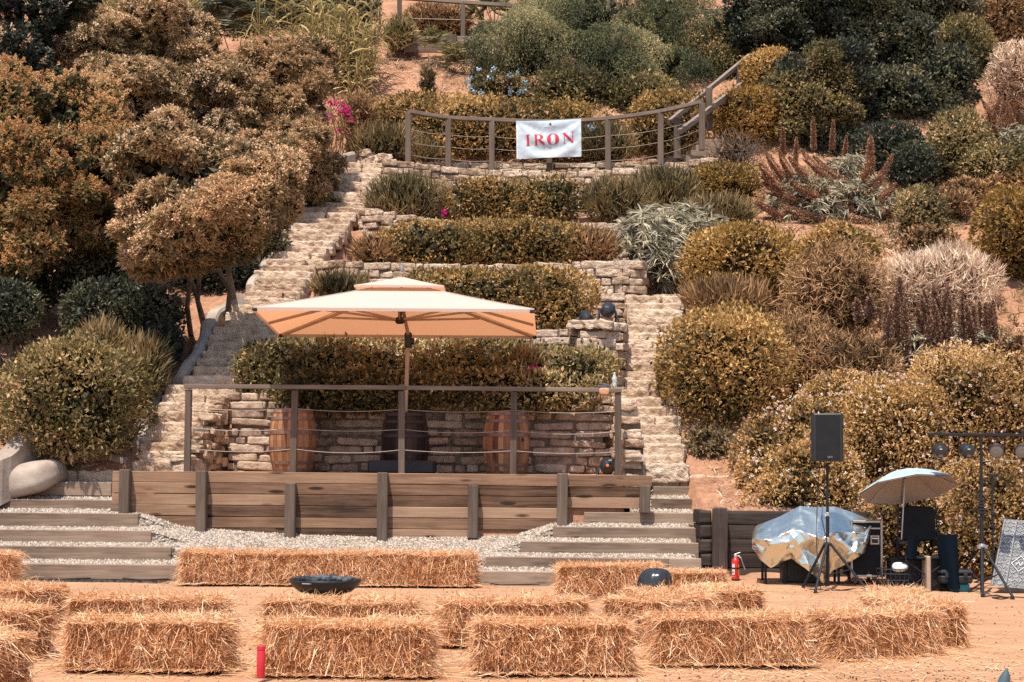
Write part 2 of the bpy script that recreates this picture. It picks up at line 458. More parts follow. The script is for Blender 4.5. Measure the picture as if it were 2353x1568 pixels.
SIDE_Y = [24.6, 27.2, 28.8, 29.1, 40.2, 41.3, 45, 47, 49, 55, 70, 140]
SIDE_Z = [-.03, 1.22, 2.3, 2.6, 7.85, 8.3, 11.2, 11.9, 13.2, 16.5, 21, 38]
MID_Y = [24.6, 26.40, 26.5, 28.48, 28.62, 30.68, 30.8, 33.5, 33.65, 36.25, 36.4, 39.75, 39.9, 41.3, 45, 46.95, 47.1, 49, 55, 70, 140]
MID_Z = [-.03, .35, 1.38, 1.40, 2.58, 2.85, 3.75, 4.05, 5.1, 5.3, 6.2, 6.75, 8.0, 8.35, 11.2, 11.8, 12.45, 13.3, 16.5, 21, 38]
def yw4(x):
    return 40.25 - .095 * (x - .6) ** 2 * .75
def terrain(x, y):
    x = np.asarray(x, float); y = np.asarray(y, float)
    side = np.interp(y, SIDE_Y, SIDE_Z)
    sider = np.interp(y, [24.6, 27.4, 33.2, 36, 40.2, 41.3], [-.03, 1.15, 4.15, 6.0, 7.85, 8.3])
    wr = np.clip((x - .8) / .5, 0, 1) * np.clip((41.2 - y) / .5, 0, 1)
    side = side * (1 - wr) + sider * wr
    side = np.where((y < 27.6), np.minimum(side, np.interp(y, [24.5, 24.6, 26.4, 27.3, 27.6], [0, -.25, .15, .9, 1.4])), side)
    sh = np.clip((y - 37.0) / 2.5, 0, 1) * np.clip((41.3 - y) / .8, 0, 1) * (np.clip(yw4(x), 38.6, 41) - 39.5)
    mid = np.interp(y - sh, MID_Y, MID_Z)
    xl = np.interp(y, [26.5, 28.4, 28.7, 33, 40], [-5.15, -4.75, -4.3, -3.6, -2.9])
    xr = np.interp(y, [26.5, 28.3, 33, 33.3, 36, 38.5, 39.5], [1.66, 1.6, 1.95, 2.45, 2.6, 3.4, 4.2])
    inside = (x > xl) & (x < xr)
    z = np.where(inside & (y > 26.45) & (y < 47.5), mid, side)
    z = np.where((y > 41.3), np.interp(y, SIDE_Y, SIDE_Z), z)
    # the yard bites a little deeper into the slope at the equipment corner
    zc = np.interp(y, [23.8, 24.4, 25.45, 25.52, 26.2, 27.6, 30], [0, .04, .09, .93, 1.12, 1.45, 2.9])
    z = np.where((x > 2.6) & (x < 20) & (y < 30), zc, z)
    n = (fbm(np.stack([x, y, np.zeros_like(x)], -1), .9, 4) - .5)
    amp = np.where(y < 24.6, .035, np.where(((x > -6.3) & (x < 3.3) & (y < 41.5)), .04, .22))
    z = z + n * amp
    hum = (fbm(np.stack([x, y, 5 + 0 * x], -1), .25, 3) - .5)
    z = z + np.where(y > 41.3, hum * np.clip((y - 41.3) / 4, 0, 1) * 1.2, 0)
    return np.where(y < 23.8, np.clip(z, -.06, .06), z)

xs = np.concatenate([-np.geomspace(400, 10.2, 24), np.arange(-10, 10.01, .09), np.geomspace(10.2, 400, 24)])
ys = np.concatenate([np.linspace(-60, 8, 18), np.arange(8.5, 24.5, .12), np.arange(24.5, 42, .07), np.arange(42, 62, .2), np.geomspace(62.5, 900, 20)])
XX, YY = np.meshgrid(xs, ys, indexing='ij')
ZZ = terrain(XX, YY)
ZZ = np.where(YY > 140, 38 + (YY - 140) * .05, ZZ)
tt = np.clip((YY - 24.6) / .8, 0, 1)[:-1, :-1].ravel()
g = MB(); g.grid(np.stack([XX, YY, ZZ], -1), tt)
tag(g.build("ground", M['ground'], smooth=True), kind='structure')

def tz(x, y):
    return float(terrain(np.array([x]), np.array([y]))[0])

# ------------------------------------------------------------------ stone walls
rs = np.random.default_rng(3)
def stone_wall(name, label, path, height, course=.14, length=.34, mat='stone', amp=.022, depth=.26, group='dry stone terrace walls', e=12, taper=None):
    """path: list of (x, y, ztop) points of the front face; height: down from the top"""
    path = np.asarray(path, float)
    seg = np.linalg.norm(np.diff(path[:, :2], axis=0), axis=1); s = np.concatenate([[0], np.cumsum(seg)])
    def at(q):
        return np.array([np.interp(q, s, path[:, i]) for i in range(3)])
    def tang(q):
        a = at(max(q - .12, 0)); b = at(min(q + .12, s[-1])); d = b[:2] - a[:2]
        return math.atan2(d[1], d[0])
    mb = MB(); mo = MB()
    hmax = height if np.isscalar(height) else max(height)
    nc = max(1, int(round(hmax / course)))
    for k in range(nc):
        q = -rs.random() * length * .5
        while q < s[-1]:
            L = length * rs.choice([.5, .8, 1.0, 1.4, 2.0]) * rs.uniform(.8, 1.2); a, b = max(q, 0), min(q + L, s[-1]); q += L
            if b - a < .07: continue
            m = at((a + b) / 2); hh = height if np.isscalar(height) else float(np.interp((a + b) / 2, s, height))
            if k * course > hh - .03: continue
            ch = course * rs.uniform(.74, 1.06)
            zc = m[2] - (k + .5) * course + (rs.uniform(-.014, .014) if k else 0)
            off = rs.uniform(-.025, .03) + depth / 2
            th = tang((a + b) / 2) + rs.normal(0, .03)
            nv = np.array([-math.sin(th), math.cos(th), 0])
            c = np.array([m[0], m[1], zc]) + nv * off
            mb.rock(c, (b - a - .012, depth, ch), rotz(th) @ axes((rs.normal(0, .035), 0, 1)), float(rs.uniform(.05, .95)), e, amp * 1.5, 9, (11, 3, 6), rs.random() * 40)
    st = np.linspace(.10, s[-1] - .14, max(3, int(s[-1] / .25)))
    for i in range(len(st) - 1):
        a = at(st[i]); b = at(st[i + 1]); th = tang((st[i] + st[i + 1]) / 2); nv = np.array([-math.sin(th), math.cos(th), 0])
        hh = height if np.isscalar(height) else float(np.interp(st[i], s, height))
        A = a + nv * .05; B = b + nv * .05; zt = min(a[2], b[2]) - .03
        mo.beam([A[0] + nv[0] * .12, A[1] + nv[1] * .12, zt - hh / 2], [B[0] + nv[0] * .12, B[1] + nv[1] * .12, zt - hh / 2], .25, hh, 0)
    root = thing(name, label, 'stone wall', (path[:, 0].mean(), path[:, 1].mean(), path[:, 2].min() - hmax), group)
    mb.build("stone_face", M[mat], root)
    mo.build("mortar_bed", M['mortar'], root)
    return root
def wp(lst):
    return [P(*q) for q in lst]

stone_wall("stone_wall", "tan rubble wall behind the barrels, lowest of the terrace walls",
           [(-4.40, 28.3, 2.66), (-3.2, 28.3, 2.66), (1.56, 28.3, 2.66)], 1.4, .135, .40, 'brick', .010, .3, e=7)
stone_wall("stone_wall", "rough sloping stone flank between the deck and the long stair",
           [(-4.70, 26.62, 1.62), (-4.63, 27.1, 1.75), (-4.5, 27.7, 2.2), (-4.36, 28.28, 2.68)], [.4, .5, .95, 1.45], .12, .2, 'stone', .03)
stone_wall("stone_wall", "pale rough stone flank between the deck and the short stair",
           [(1.54, 28.28, 2.66), (1.60, 27.5, 2.55), (1.66, 26.75, 1.9)], [1.4, 1.3, .6], .13, .2, 'stone', .035)
stone_wall("stone_wall", "terrace wall seen just under the far edge of the big parasol",
           wp([(615, 770, 30.6), (1000, 766, 30.5), (1335, 752, 30.4)]), 1.2, .15, .36, 'brick', .018)
stone_wall("stone_wall", "curved stone bastion carrying the two black floor lights",
           wp([(1322, 738, 30.4), (1342, 735, 30.0), (1372, 734, 29.85), (1405, 736, 29.85), (1430, 741, 30.0), (1440, 745, 30.5), (1444, 747, 31.0)]), 1.25, .155, .5, 'stone', .028)
stone_wall("stone_wall", "terrace wall behind the parasol top, ending beside the silvery bush",
           wp([(728, 602, 33.9), (770, 597, 33.4), (900, 604, 33.3), (1100, 607, 33.3), (1300, 602, 33.25), (1430, 598, 33.2), (1482, 602, 33.4), (1494, 606, 34.3)]), 1.3, .15, .32)
stone_wall("stone_wall", "terrace wall showing between the two middle clipped hedges",
           wp([(822, 478, 36.6), (850, 480, 36.2), (1000, 503, 36.0), (1250, 510, 36.0), (1420, 512, 36.0), (1560, 470, 36.6)]), 1.05, .14, .3)
stone_wall("stone_wall", "topmost curved stone wall below the upper railing",
           wp([(882, 364, 39.4), (960, 374, 39.65), (1060, 386, 39.9), (1200, 393, 40.05), (1320, 394, 40.0), (1440, 387, 39.75), (1560, 372, 39.4), (1640, 358, 39.0)]), 1.1, .15, .34)
stone_wall("stone_wall", "low stone kerb course behind the upper railing posts",
           wp([(960, 370, 40.25), (1060, 374, 40.45), (1262, 376, 40.6), (1440, 372, 40.35), (1590, 352, 39.95)]), .3, .13, .36)
stone_wall("stone_wall", "short rough stone pile at the head of the long stair",
           wp([(808, 347, 41.0), (835, 343, 40.7), (862, 356, 40.4), (888, 366, 39.9)]), 1.0, .16, .3, 'stone', .04)
stone_wall("stone_wall", "short rubble wall at the head of the short stair",
           wp([(1492, 677, 33.5), (1530, 676, 33.45), (1574, 681, 33.5)]), .55, .15, .34, 'stone', .035)

# ------------------------------------------------------------------ stone stairs
def stairs(label, nodes, rise, x_split):
    A = np.array([[*P(xl, y, D)[[0, 2]], P(xr, y, D)[0], D] for (y, xl, xr, D) in nodes])  # xl, z, xr, D
    o = np.argsort(A[:, 1]); A = A[o]
    n = int((A[-1, 1] - A[0, 1]) / rise)
    root = thing("stone_stairs", label, "stairs", ((A[0, 0] + A[0, 2]) / 2, A[0, 3], A[0, 1] - .3))
    for i in range(n):
        z = A[0, 1] + (i + 1) * rise
        xl, xr, D = (np.interp(z - rise, A[:, 1], A[:, k]) for k in (0, 2, 3))
        D2 = np.interp(z, A[:, 1], A[:, 3])
        mb = MB(); x = xl + rs.uniform(-.06, .06); xe = xr + rs.uniform(-.05, .05)
        while x < xe - .05:
            L = min(rs.uniform(*x_split), xe - x)
            if xe - x - L < .25: L = xe - x
            dep = max(D2 - D, .16) + .22; hh = rise * 1.9
            yy = D + dep / 2 + rs.uniform(-.03, .03)
            mb.rock((x + L / 2, yy, z - hh / 2 + rs.uniform(-.012, .012)), (L - .01, dep, hh), rotz(rs.normal(0, .025)),
                    float(rs.uniform(.2, .95)), 12, .040, 11, (int(L / .045) + 2, 4, 9), rs.random() * 40)
            x += L
        mb.build("step", M['stone'], root)
    return root
stairs("long pale stone stair climbing past the tall flowering tree",
       [(1085, 300, 470, 27.45), (1000, 335, 495, 28.05), (910, 372, 548, 28.8), (880, 428, 566, 29.1), (790, 480, 628, 30.5),
        (690, 552, 690, 32.5), (600, 612, 742, 34.4), (490, 690, 838, 37.1), (425, 742, 868, 38.8), (370, 768, 890, 40.4)], .153, (.6, 1.5))
stairs("short pale stone stair climbing from the deck past the clipped round hedge",
       [(1090, 1425, 1586, 27.4), (1040, 1427, 1575, 27.95), (1000, 1428, 1572, 28.5), (950, 1428, 1560, 29.1), (900, 1428, 1556, 29.8), (820, 1436, 1560, 30.96), (680, 1442, 1572, 33.2)], .152, (.5, 1.2))
mb = MB()
for (x0, x1, y, D) in ((100, 180, 1082, 27.45), (178, 262, 1083, 27.45)):
    a, b = P(x0, y, D), P(x1, y, D); mb.rock(((a[0] + b[0]) / 2, D + .2, a[2] - .15), (b[0] - a[0], .5, .34), None, .6, 9, .04, 6, (12, 3, 7), x0)
tag(mb.build("stone_slab", M['stone'], loc=P(180, 1100, 27.6)), "rough stone threshold step below the white plaster kerb", "stone step")
mb = MB()
for (x0, x1, y, D) in ((1496, 1560, 1093, 27.5), (1556, 1622, 1094, 27.5), (1618, 1700, 1096, 27.5)):
    a, b = P(x0, y, D), P(x1, y, D); mb.rock(((a[0] + b[0]) / 2, D + .2, a[2] - .15), (b[0] - a[0], .5, .34), None, .6, 9, .04, 6, (12, 3, 7), x0)
tag(mb.build("stone_slab", M['stone'], loc=P(1600, 1110, 27.6)), "rough stone threshold step at the foot of the short stair", "stone step")

# plaster kerbs of the long stair
def kerb(label, pts, hts, width=.16, name="plaster_kerb"):
    """pts: (x, y, D) top front line in pixels"""
    p = np.array([P(*q) for q in pts]); k = max(4, int(np.linalg.norm(np.diff(p, axis=0), axis=1).sum() / .12))
    s = np.concatenate([[0], np.cumsum(np.linalg.norm(np.diff(p, axis=0), axis=1))]); t = np.linspace(0, s[-1], k)
    q = np.stack([np.interp(t, s, p[:, i]) for i in range(3)], -1); h = np.interp(t, s, hts)
    d = np.gradient(q[:, :2], axis=0); d /= np.linalg.norm(d, axis=1, keepdims=True)
    nx = np.stack([-d[:, 1], d[:, 0], 0 * d[:, 0]], -1)
    wob = (fbm(q, 2.2, 3) - .5)[:, None]
    rows = []
    for (a, b) in ((0, 1.0), (0, .5), (0, .06), (.15, .0), (.5, -.02), (.85, .0), (1, .06), (1, .5), (1, 1.0)):
        rows.append(q + nx * (a - .5) * width - np.array([0, 0, 1.0]) * (b * h)[:, None] + nx * wob * .06 + np.array([0, 0, .12]) * wob)
    V = np.stack(rows, 1)
    V = V + (fbm(V, 7, 2) - .5)[..., None] * .02
    mb = MB(); mb.grid(V, .5)
    for e in (0, -1):
        ring = V[e]; mb.add(ring, [list(range(len(ring)))], .5)
    return tag(mb.build(name, M['plaster'], smooth=False, loc=p.mean(0) - [0, 0, float(np.mean(hts))]), label, "kerb wall", "plaster kerbs along the stairs")
kerb("low white plaster kerb beside the lowest steps of the long stair", [(318, 1010, 27.9), (335, 990, 28.1), (345, 945, 28.6), (352, 930, 28.7), (362, 893, 29.0), (378, 884, 29.1)], [.45, .6, .6, .6, .7, .8], .2)
kerb("white plaster kerb beside the shaded flight of the long stair", [(412, 868, 29.4), (446, 812, 30.0), (470, 772, 30.7), (478, 735, 31.2), (492, 712, 31.7), (535, 690, 32.3)], [1.0, .9, .8, .9, .9, .8], .22)
kerb("pale plaster kerb beside the middle flight under the tree trunks", [(575, 655, 33.0), (600, 612, 34.0), (640, 560, 35.2), (668, 510, 36.4)], [.6, .6, .6, .6])
kerb("pale plaster kerb beside the upper flight of the long stair", [(680, 488, 37.0), (715, 462, 38.0), (740, 430, 38.7)], [.5, .6, .6])
kerb("broken plaster end wall at the head of the long stair", [(752, 385, 39.6), (772, 362, 40.2), (808, 350, 40.8)], [.9, .8, .8], .22)
# rumpled white cover on the kerb
V = np.zeros((14, 12, 3)); c0 = P(545, 715, 32.2)
for i in range(14):
    for j in range(12):
        a = i / 13 * 2 * math.pi; z = j / 11
        r = (.18 + .06 * math.sin(3 * a + 4 * z) + .05 * math.sin(7 * a + 2)) * (1 - .55 * z ** 2)
        V[i, j] = c0 + [r * math.cos(a) * .9, r * math.sin(a) * .7, -.18 + z * .5]
V[-1] = V[0]
mb = MB(); mb.grid(V, .5)
tag(mb.build("cloth_sack", M['plaster'], smooth=True, loc=c0), "rumpled pale cloth sack slumped on the kerb of the shaded flight", "sack")
kerb("curved white plaster planter wall under the clipped round bush", [(-60, 1085, 26.4), (0, 1048, 26.6), (40, 1008, 27.0), (90, 988, 27.6), (125, 992, 28.0)], [.7, .7, .65, .6, .5], .3, "plaster_wall")
kerb("straight plaster planter wall behind the rough threshold step", [(110, 1022, 27.75), (170, 1018, 27.9), (250, 1040, 27.9), (300, 1052, 27.8)], [.6, .55, .4, .3], .25, "plaster_wall")
mb = MB(); c = P(56, 1108, 27.1)
mb.rock(c, (1.25, 1.0, .50), axes((-.3, 0, 1)), .6, 3.2, .10, 1.5, (18, 12, 14), 3)
tag(mb.build("plaster_mound", M['plaster'], smooth=True, loc=c - [0, 0, .4]), "smooth pale plaster mound at the end of the curved planter wall", "plaster mound")

# ------------------------------------------------------------------ timber steps and gravel
LT = [(1299, 416, 24.8), (1258, 394, 25.25), (1220, 348, 25.7), (1181, 318, 26.12), (1150, 274, 26.62), (1109, 256, 27.05)]
RT = [(1313, 1086, 1640, 24.62), (1280, 1116, 1612, 25.05), (1245, 1196, 1606, 25.5), (1211, 1270, 1606, 25.95), (1177, 1342, 1606, 26.42), (1146, 1497, 1798, 26.9), (1118, 1501, 1725, 27.35)]
ORD = ['lowest', 'second', 'third', 'fourth', 'fifth', 'sixth', 'seventh']
lt_z = []; rt_z = []
for i, (y, x1, D) in enumerate(LT):
    b = P(x1, y, D); a = P(-140, y - (x1 + 140) * .0087, D); z = b[2]
    mb = MB(); mid = a[0] + (b[0] - a[0]) * rs.uniform(.3, .6)
    mb.box(((a[0] + b[0]) / 2, D + .09, z - .10), (b[0] - a[0], .19, .2), .008, None, float(rs.uniform(.2, .8)))
    tag(mb.build("step_timber", M['timber'], loc=((a[0] + b[0]) / 2, D + .09, z - .2)), "%s step timber up from the sand in the flight below the round bush" % ORD[i], "step timber", "timber steps beside the round bush")
    lt_z.append((b[0], D, z))
for i, (y, x0, x1, D) in enumerate(RT):
    a = P(x0, y, D); b = P(x1, y + (x1 - x0) * .0087, D); z = a[2]
    mb = MB(); h = .21
    if i == 1:
        m = P(1538, 1300, D)[0]
        mb.box(((a[0] + m) / 2 - .005, D + .09, z - .1), (m - a[0] - .01, .19, .2), .008, None, .45)
        mb.box(((b[0] + m) / 2, D + .09, z - .1), (b[0] - m, .18, .2), .008, None, .7)
    else:
        mb.box(((a[0] + b[0]) / 2, D + .09, z - h / 2), (b[0] - a[0], .19, h), .008, None, float(rs.uniform(.3, .8)))
    tag(mb.build("step_timber", M['timber'], loc=((a[0] + b[0]) / 2, D + .09, z - h)), "%s step timber up from the sand in the flight beside the dark sleepers" % ORD[i], "step timber", "timber steps beside the dark sleepers")
    rt_z.append((a[0], D, z))

def gravel_z(x, y):
    """top of the gravel: treads behind the timbers, a dished slope between the two flights"""
    zc = np.interp(y, [24.4, 24.62, 25.0, 26.5], [-.05, .02, .17, .55]) + .12 * np.clip(np.abs(x + 1.6) / 3.0, 0, 1.3) ** 2 * np.clip((y - 24.6) / 1.5, 0, 1)
    out = zc.copy()
    for (tl, sgn) in ((lt_z, -1), (rt_z, 1)):
        lev = np.full_like(x, -.1)
        D = np.array([t[1] for t in tl]); Z = np.array([t[2] for t in tl]); E = np.array([t[0] for t in tl])
        k = np.searchsorted(D, y - .02) - 1
        zz = np.where(k >= 0, Z[np.clip(k, 0, None)] - .012 + .05 * np.clip((y - D[np.clip(k, 0, None)] - .2) / .25, 0, 1), -.1)
        ee = np.where(k >= 0, E[np.clip(k, 0, None)], sgn * 99)
        ee = np.where(k >= 0, ee, E[0])
        dist = (x - ee) * sgn        # >0 inside the flight
        bl = np.clip((dist + .55) / .6, 0, 1)
        out = np.where(k >= 0, out * (1 - bl) + zz * bl, out * (1 - bl) - .08 * bl)
    return out
def gravel_mat():
    m, nt, out = _mat("white_gravel")
    vo = nt.nodes.new("ShaderNodeTexVoronoi"); vo.inputs['Scale'].default_value = 28
    nt.links.new(coords(nt), vo.inputs['Vector'])
    sep = nt.nodes.new("ShaderNodeSeparateColor"); nt.links.new(vo.outputs['Color'], sep.inputs[0])
    c = ramp(nt, sep.outputs[0], [(0, (.18, .135, .10)), (.4, (.31, .25, .20)), (1, (.43, .365, .30))])
    b = bsdf(nt, c, .9, .2, 0, math_(nt, 'SUBTRACT', 1, vo.outputs['Distance']), 1.0, .04)
    nt.links.new(b.outputs[0], out.inputs[0]); return m
M['gravelbed'] = gravel_mat()
M['pebble'] = surf("gravel_pebble", [(.2, (.20, .15, .11)), (.5, (.345, .285, .23)), (.8, (.47, .41, .35))], 20, 3, k=1.0, bs=0)
gx = np.arange(-9.2, 4.4, .05); gy = np.arange(24.45, 27.75, .03)
GX, GY = np.meshgrid(gx, gy, indexing='ij'); GZ = gravel_z(GX, GY)
under = (GX > -5.8) & (GX < 1.75) & (GY > 26.46)
GZ = np.where(under, np.minimum(GZ, .5), GZ)
GZ = np.where((GX > 2.55) & (GY < 26.4), -.2, GZ)
mb = MB(); mb.grid(np.stack([GX, GY, GZ + (fbm(np.stack([GX, GY, GX * 0], -1), 9, 2) - .5) * .03], -1))
grav = tag(mb.build("gravel", M['gravelbed']), "white gravel filling the slope below the plank wall", "gravel", kind='stuff')
def pebbles(n, smin, smax, xyf, zf, seed):
    r = np.random.default_rng(seed); x, y = xyf(r, n); z = zf(x, y)
    oc = np.array([[1, 0, 0], [-1, 0, 0], [0, 1, 0], [0, -1, 0], [0, 0, 1], [0, 0, -1.0]])
    fc = np.array([[0, 2, 4], [2, 1, 4], [1, 3, 4], [3, 0, 4], [2, 0, 5], [1, 2, 5], [3, 1, 5], [0, 3, 5]])
    sz = r.uniform(smin, smax, (n, 1, 1)) * r.uniform(.55, 1.2, (n, 1, 3))
    V = oc[None] * sz * r.uniform(.7, 1.2, (n, 6, 1))
    a = r.uniform(0, 6.28, n); c, s_ = np.cos(a)[:, None], np.sin(a)[:, None]
    V = np.stack([V[..., 0] * c - V[..., 1] * s_, V[..., 0] * s_ + V[..., 1] * c, V[..., 2]], -1)
    V = V + np.stack([x, y, z], -1)[:, None]
    f = (fc[None] + 6 * np.arange(n)[:, None, None]).reshape(-1, 3)
    return MB().add(V.reshape(-1, 3), f, np.repeat(r.random(n), 8))
def gv(r, n):
    x = r.uniform(-9, 4.2, n); y = r.uniform(24.5, 27.6, n)
    return x, y
mb = pebbles(80000, .009, .024, gv, lambda x, y: np.where(((x > -5.8) & (x < 1.75) & (y > 26.44)) | ((x > 2.55) & (y < 26.4)), -1.0, gravel_z(x, y)), 5)
o = mb.build("gravel_stones", M['pebble']); o.parent = grav; o['kind'] = 'stuff'
# deck floor
mb = MB(); mb.box((-1.55, 27.4, 1.39), (6.4, 1.75, .1), .01)
tag(mb.build("deck_floor", M['ground'], loc=(-1.55, 27.4, 1.34)), kind='structure')

# ------------------------------------------------------------------ plank wall and deck railing
YW = 26.40
wall = thing("plank_wall", "plank retaining wall with square posts below the barrel deck", "retaining wall", (-1.6, YW, .4))
xa, xb = P(258, 1080, YW)[0], P(1499, 1091, YW)[0]
ztop = P(880, 1087, YW)[2]
for k in range(6):
    z = ztop - .082 - k * .1605; mb = MB()
    xr_ = P(1285, 1200, YW)[0]
    xe = [xb, xb - .02, xb - .03, xr_, xr_, P(1100, 1200, YW)[0]][k]
    x0 = [xa, xa, xa, xa + .12, xa + .3, P(470, 1200, YW)[0] - .6][k]
    cuts = [x0] + [c for c in sorted(P(px, 1100, YW)[0] for px in ([880, 1290], [465, 1090], [670, 1290], [465, 880], [670, 1090], [880])[k]) if x0 + .3 < c < xe - .3] + [xe]
    for a, b in zip(cuts[:-1], cuts[1:]):
        mb.box(((a + b) / 2, YW + .03 + rs.uniform(-.006, .006), z + rs.uniform(-.003, .003)), (b - a - .006, .055, .154), .006, rotz(rs.normal(0, .0012)), float(rs.uniform(.1, .95)))
    mb.build("plank", M['plank'], wall)
for (px, yt, yb, wd) in ((288, 1079, 1184, 29), (464, 1082, 1215, 28), (668, 1110, 1234, 28), (880, 1086, 1232, 27), (1088, 1114, 1226, 28), (1293, 1088, 1198, 27), (1483, 1116, 1168, 26)):
    a, b = P(px, yt, YW - .1), P(px - 2, yb + 12, YW - .1)
    mb = MB(); wd = wd * YW / F
    mb.beam((a[0], YW - .085, a[2]), (b[0], YW - .10, b[2]), wd, .15, .012, float(rs.uniform(.3, .7)), (1, 0, 0))
    mb.build("post", M['post'], wall)

railing = thing("deck_railing", "weathered wooden railing with sagging wires along the barrel deck", "railing", (-1.6, 26.62, 1.44))
YR = 26.62
ends = []
for (xt, xb_, yt) in ((434, 430, 890), (678, 673, 892), (923, 923, 893), (1181, 1179, 895), (1420, 1420, 897)):
    a, b = P(xt, yt + 6, YR), P(xb_, 1092, YR); mb = MB()
    mb.beam(a, (b[0], YR, 1.40), .092, .092, .006, float(rs.uniform(.3, .7)), (0, 1, 0))
    mb.build("post", M['post'], railing); ends.append((a, b))
mb = MB()
for (p, q) in (((424, 888), (934, 891.5)), ((936, 891.5), (1428, 897.5))):
    a, b = P(*p, YR), P(*q, YR); mb.beam(a, b, .13, .062, .006, float(rs.uniform(.4, .8)))
mb.build("rail", M['rail'], railing)
for yy in (941, 987, 1034):
    mb = MB()
    for (p, q) in zip(ends[:-1], ends[1:]):
        a, b = P(0, yy, YR), None
        z = P(920, yy, YR)[2]; t = np.linspace(0, 1, 9)
        fx = (ends[0][0][2] - z) / (ends[0][0][2] - ends[0][1][2])
        xa_, xb2 = p[0][0] + (p[1][0] - p[0][0]) * fx, q[0][0] + (q[1][0] - q[0][0]) * fx
        pts = np.stack([xa_ + (xb2 - xa_) * t, np.full(9, YR - .03), z - .05 * 4 * t * (1 - t) * rs.uniform(.6, 1.1) + .0], -1)
        mb.tube(pts, .0045, 5)
    mb.build("wire", M['cable'], railing)

# ------------------------------------------------------------------ barrels
def make_barrel(label, x, y, z, mt='barrel', mh='hoop'):
    root = thing("wine_barrel", label, "barrel", (x, y, z), "oak wine barrels on the deck")
    H = .95; n = 26
    def rad(t): return .285 + .075 * math.sin(math.pi * t) ** .9
    mb = MB()
    for k in range(n):
        a0, a1 = 2 * math.pi * k / n, 2 * math.pi * (k + .97) / n
        tt = np.linspace(0, 1, 9); V = []
        for aa in (a0, (a0 + a1) / 2, a1):
            V.append([[rad(t) * math.cos(aa) + x, rad(t) * math.sin(aa) + y, z + t * H] for t in tt])
        mb.grid(np.array(V), float(rs.uniform(0, 1)))
    mb.build("stave_body", M[mt], root)
    mb = MB(); mb.lathe([(0, H - .03), (.27, H - .03), (.275, H - .025)], (x, y, z), 26); mb.lathe([(0, .03), (.27, .03)], (x, y, z), 26)
    mb.build("barrel_head", M[mt], root)
    for t in (.03, .15, .37, .63, .85, .965):
        mb = MB(); w_ = .024 if t not in (.37, .63) else .028
        mb.lathe([(rad(t - w_) + .002, (t - w_) * H), (rad(t - w_) + .008, (t - w_) * H), (rad(t + w_) + .008, (t + w_) * H), (rad(t + w_) + .002, (t + w_) * H)], (x, y, z), 32, None, .5)
        mb.build("hoop", M[mh], root)
    return root
make_barrel("brown oak barrel with a grey hoop behind the second railing post", P(673, 1000, 27.75)[0], 27.75, 1.44)
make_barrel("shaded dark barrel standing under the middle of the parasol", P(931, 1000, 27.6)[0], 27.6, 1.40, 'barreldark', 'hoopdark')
b3 = make_barrel("brown oak barrel with a dark bung hole behind the fourth railing post", P(1164, 1000, 27.75)[0], 27.75, 1.43)
mb = MB(); c = np.array([P(1164, 1000, 27.75)[0] + .25, 27.75 - .27, 1.43 + .52]); d = nrm(np.array([.25, -.27, 0]))
mb.lathe([(0, .004), (.026, .004), (.03, 0)], c - d * .01, 12, axes(d)); mb.build("bung_hole", M['black'], b3)

# ------------------------------------------------------------------ big parasol
C0 = np.array([-1.66, 27.15, 0]); hw, hd = 2.0, 1.30
par = thing("cantilever_parasol", "large rectangular parasol, white above and orange below, over the barrels", "parasol", (-1.60, 27.75, 1.44))
c_nl, c_nr, c_fl, c_fr = P(580, 706, 25.85), P(1228, 711, 25.85), P(642, 768, 28.45), P(1233, 772, 28.45)
def edge(a, b):            # bilinear over the four corners, a across, b in depth (-1..1)
    u_, v_ = (a + 1) / 2, (b + 1) / 2
    return (c_nl * (1 - u_) + c_nr * u_) * (1 - v_) + (c_fl * (1 - u_) + c_fr * u_) * v_
APEX = .60
def canopy_pt(a, b):
    m = max(abs(a), abs(b)); p = edge(a, b)
    return p + np.array([0, 0, APEX * (1 - m) ** 1.0 - .05 * m * (1 - m) * 4 * .4])
n = 48; m0 = .20; mb = MB()
rings = []
for m in np.linspace(m0, 1, 13):
    th = np.arange(n) / n * 8
    ring = []
    for q in th:
        sct, fr = int(q // 2), (q % 2) - 1
        a, b = [(fr, -1), (1, fr), (-fr, 1), (-1, -fr)][sct]
        ring.append(canopy_pt(a * m, b * m))
    rings.append(ring)
rings.append([p - np.array([0, 0, .045]) for p in rings[-1]])
V = np.array(rings); V = np.concatenate([V, V[:, :1]], 1)
mb.grid(V); mb.build("canopy", M['canopy'], par)
for (a, b) in ((-1, -1), (1, -1), (1, 1), (-1, 1)):
    sm = MB(); sm.tube([canopy_pt(a * m, b * m) + [0, 0, .004] for m in np.linspace(m0, 1, 8)], .007, 5); sm.build("seam", M["canopy"], par)
mb = MB(); rings = []
for m in np.linspace(0.02, .33, 7):
    ring = []
    for q in np.arange(n) / n * 8:
        sct, fr = int(q // 2), (q % 2) - 1
        a, b = [(fr, -1), (1, fr), (-fr, 1), (-1, -fr)][sct]
        p = edge(a * m, b * m); ring.append(p + np.array([0, 0, APEX * .80 + .20 * (1 - m / .33) ** 1.1]))
    rings.append(ring)
rings.append([p - np.array([0, 0, .03]) for p in rings[-1]])
V = np.array(rings); V = np.concatenate([V, V[:, :1]], 1); mb.grid(V)
mb.build("vent_cap", M['canopy'], par)
top = edge(0, 0) + np.array([0, 0, APEX])
mb = MB(); mb.lathe([(0, .05), (.03, .045), (.035, 0), (.02, -.05)], top + [0, 0, .21], 12); mb.build("finial", M['alu'], par)
hub = P(919, 736, 27.15)
mb = MB(); mb.lathe([(0, -.06), (.05, -.055), (.075, -.02), (.075, .03), (.03, .05), (.03, .12)], hub, 14); mb.build("hub", M['blackmetal'], par)
